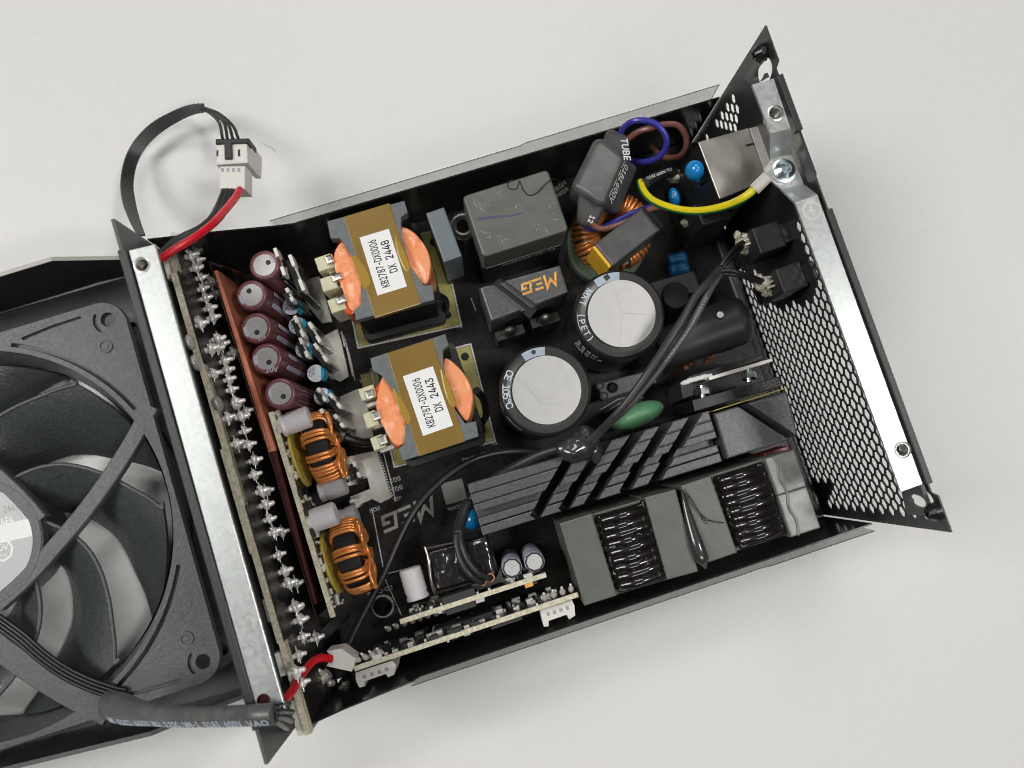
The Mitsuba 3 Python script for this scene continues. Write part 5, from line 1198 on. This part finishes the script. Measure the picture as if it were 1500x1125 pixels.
# fan cable along the strut, then its sleeve across to the end plate, and the plug at the other end
FC = 'fan_cable'
labels[FC] = {'label': 'black flat fan cable with a printed sleeve end and a black and white plug', 'category': 'cable'}
for j in range(4):
    o = (j - 1.5) * 1.15
    c = np.array([(-95.12, 58.61, 23.4), (-92.58, 55.49, 23.6), (-87.21, 48.72, 24), (-81.89, 40.57, 24.2), (-76.21, 33.42, 24.2), (-69.79, 27.41, 24.2), (-63.1, 22.46, 24.2), (-59.33, 20.3, 24.2)])
    d_ = np.gradient(c, axis=0); s = np.cross(d_, [0, 0, 1.]); s /= np.linalg.norm(s, axis=1, keepdims=True)
    add(FC + '__wire', wire(c + s * o, .62, 8, 10), 'wire_black', smooth=True)
pl = [(-56.16, 21.84, 44), (-49.36, 20.31, 50), (-40.39, 18.31, 58), (-27.91, 16.24, 68), (-12.52, 14.64, 80), (0.44, 13.78, 90), (7.19, 12.5, 92)]
ss = spline(pl, 8)
add(FC + '__printed_sleeve', sweep(ss, circ(1.0, 20, .8), up=(0, 0, 1), scale=np.interp(np.arange(len(ss)), [0, 2, 10, 20, 30, len(ss)], [3.0, 4.3, 4.5, 3.1, 2.7, 2.7])), 'shrink_light', 'black heat-shrink sleeve with white print', smooth=True)
sq_ = np.interp(np.arange(len(ss)), [0, 2, 10, 20, 30, len(ss)], [3.0, 4.3, 4.5, 3.1, 2.7, 2.7])
tg = np.gradient(ss, axis=0); tg /= np.linalg.norm(tg, axis=1, keepdims=True)
Bv = np.array([0, 0, 1.]) - tg * tg[:, 2:]; Bv /= np.linalg.norm(Bv, axis=1, keepdims=True); Av = np.cross(Bv, tg)
ls = (ss + (-Av * .75 + Bv * .8 * .66) * sq_[:, None] * 1.02)[7:-1]
add(FC + '__sleeve_lettering', path_text('MX 018I 600V WJ 125C VW-1 018I 600V VAO', 2.0, ls, (.3, .7, .65), .12), 'pale_blue', 'white print on the sleeve')
for j, q in enumerate(([(7.65, 14.09, 92), (7.26, 12.58, 84), (5.13, 9.97, 72)], [(7.65, 12.87, 92), (7.45, 10.71, 84), (4.8, 7.2, 70)], [(7.38, 11.92, 92), (6.66, 8.86, 83), (3.52, 4.51, 68)], [(6.78, 11.08, 92), (5.17, 7.55, 83), (0.84, 2.44, 66)])):
    add(FC + '__wire', wire(q, .85, 8, 8), 'wire_black', smooth=True)
fl = spline([(-3.63, 155.34, 56), (-9.51, 167.58, 40), (-14.84, 181.11, 24), (-16.94, 192.71, 14), (-14.94, 202.7, 9), (-10.11, 208.76, 8), (-3.03, 212.2, 9), (5.37, 213.39, 11), (12.26, 213.07, 13), (17.4, 211.36, 15)], 10)
add(FC + '__flat_cable', sweep(fl, [(-2.0, -.45), (2.0, -.45), (2.2, 0), (2.0, .45), (-2.0, .45), (-2.2, 0)], up=(.35, -.35, .87), scale=np.interp(np.arange(len(fl)), [0, 20, 60, len(fl)], [.55, 1.0, 1.05, .75])), 'sleeve_dark', 'flat black ribbon looping over the table', smooth=60)
for j, q in enumerate(([(16.14, 211.47, 15), (19.56, 207.11, 18), (22.78, 199.62, 24), (23.51, 190.75, 30)], [(16.14, 211.47, 15), (20.69, 206.29, 19), (24.57, 198.61, 25), (25.08, 190.26, 30)], [(16.45, 211.65, 15), (21.75, 205.23, 20), (25.98, 197.2, 26), (26.87, 189.71, 30)], [(16.76, 211.83, 15), (22.75, 205.19, 20), (27.43, 196.23, 26), (28.66, 189.16, 30)])):
    add(FC + '__wire', wire(q, .55, 8, 8), 'wire_black', smooth=True)
r = (27.33, 179.43, 11.62, 7.31, -17.08)
add(FC + '__plug_shell', rbox((26.93, 179.86, 10.36, 6.97, -13.21), 28, 40, .4), 'nylon', 'white plug shell')
add(FC + '__plug_shell__side', rbox((31.47, 179.48, 2.1, 7.53, -18.37), 24, 36, .4), 'nylon')
add(FC + '__plug_body', join(rbox((28.46, 183.7, 11.01, 1.65, -15.93), 32, 41, .4), rbox((26.32, 181.11, 2.47, 6.23, -13.95), 38, 41, .2), *[rbox(q, 39.8, 40.1, 0) for q in ((22.46, 181.42, 0.67, 2.12, -16.08), (29.32, 179.42, 0.79, 2.36, -14.16))]), 'chip', 'black plug body with a latch')

# a hair on the table
k = add('hair', join(wire([(31.77, 199.68, 0.3), (33.34, 197.41, 0.5), (34.82, 196.18, 0.3), (35.53, 193.97, 0.3)], .09, 6, 5)), 'bare_edge')
labels[k] = {'label': 'tiny pale hair on the table right of the white plugs', 'category': 'hair'}
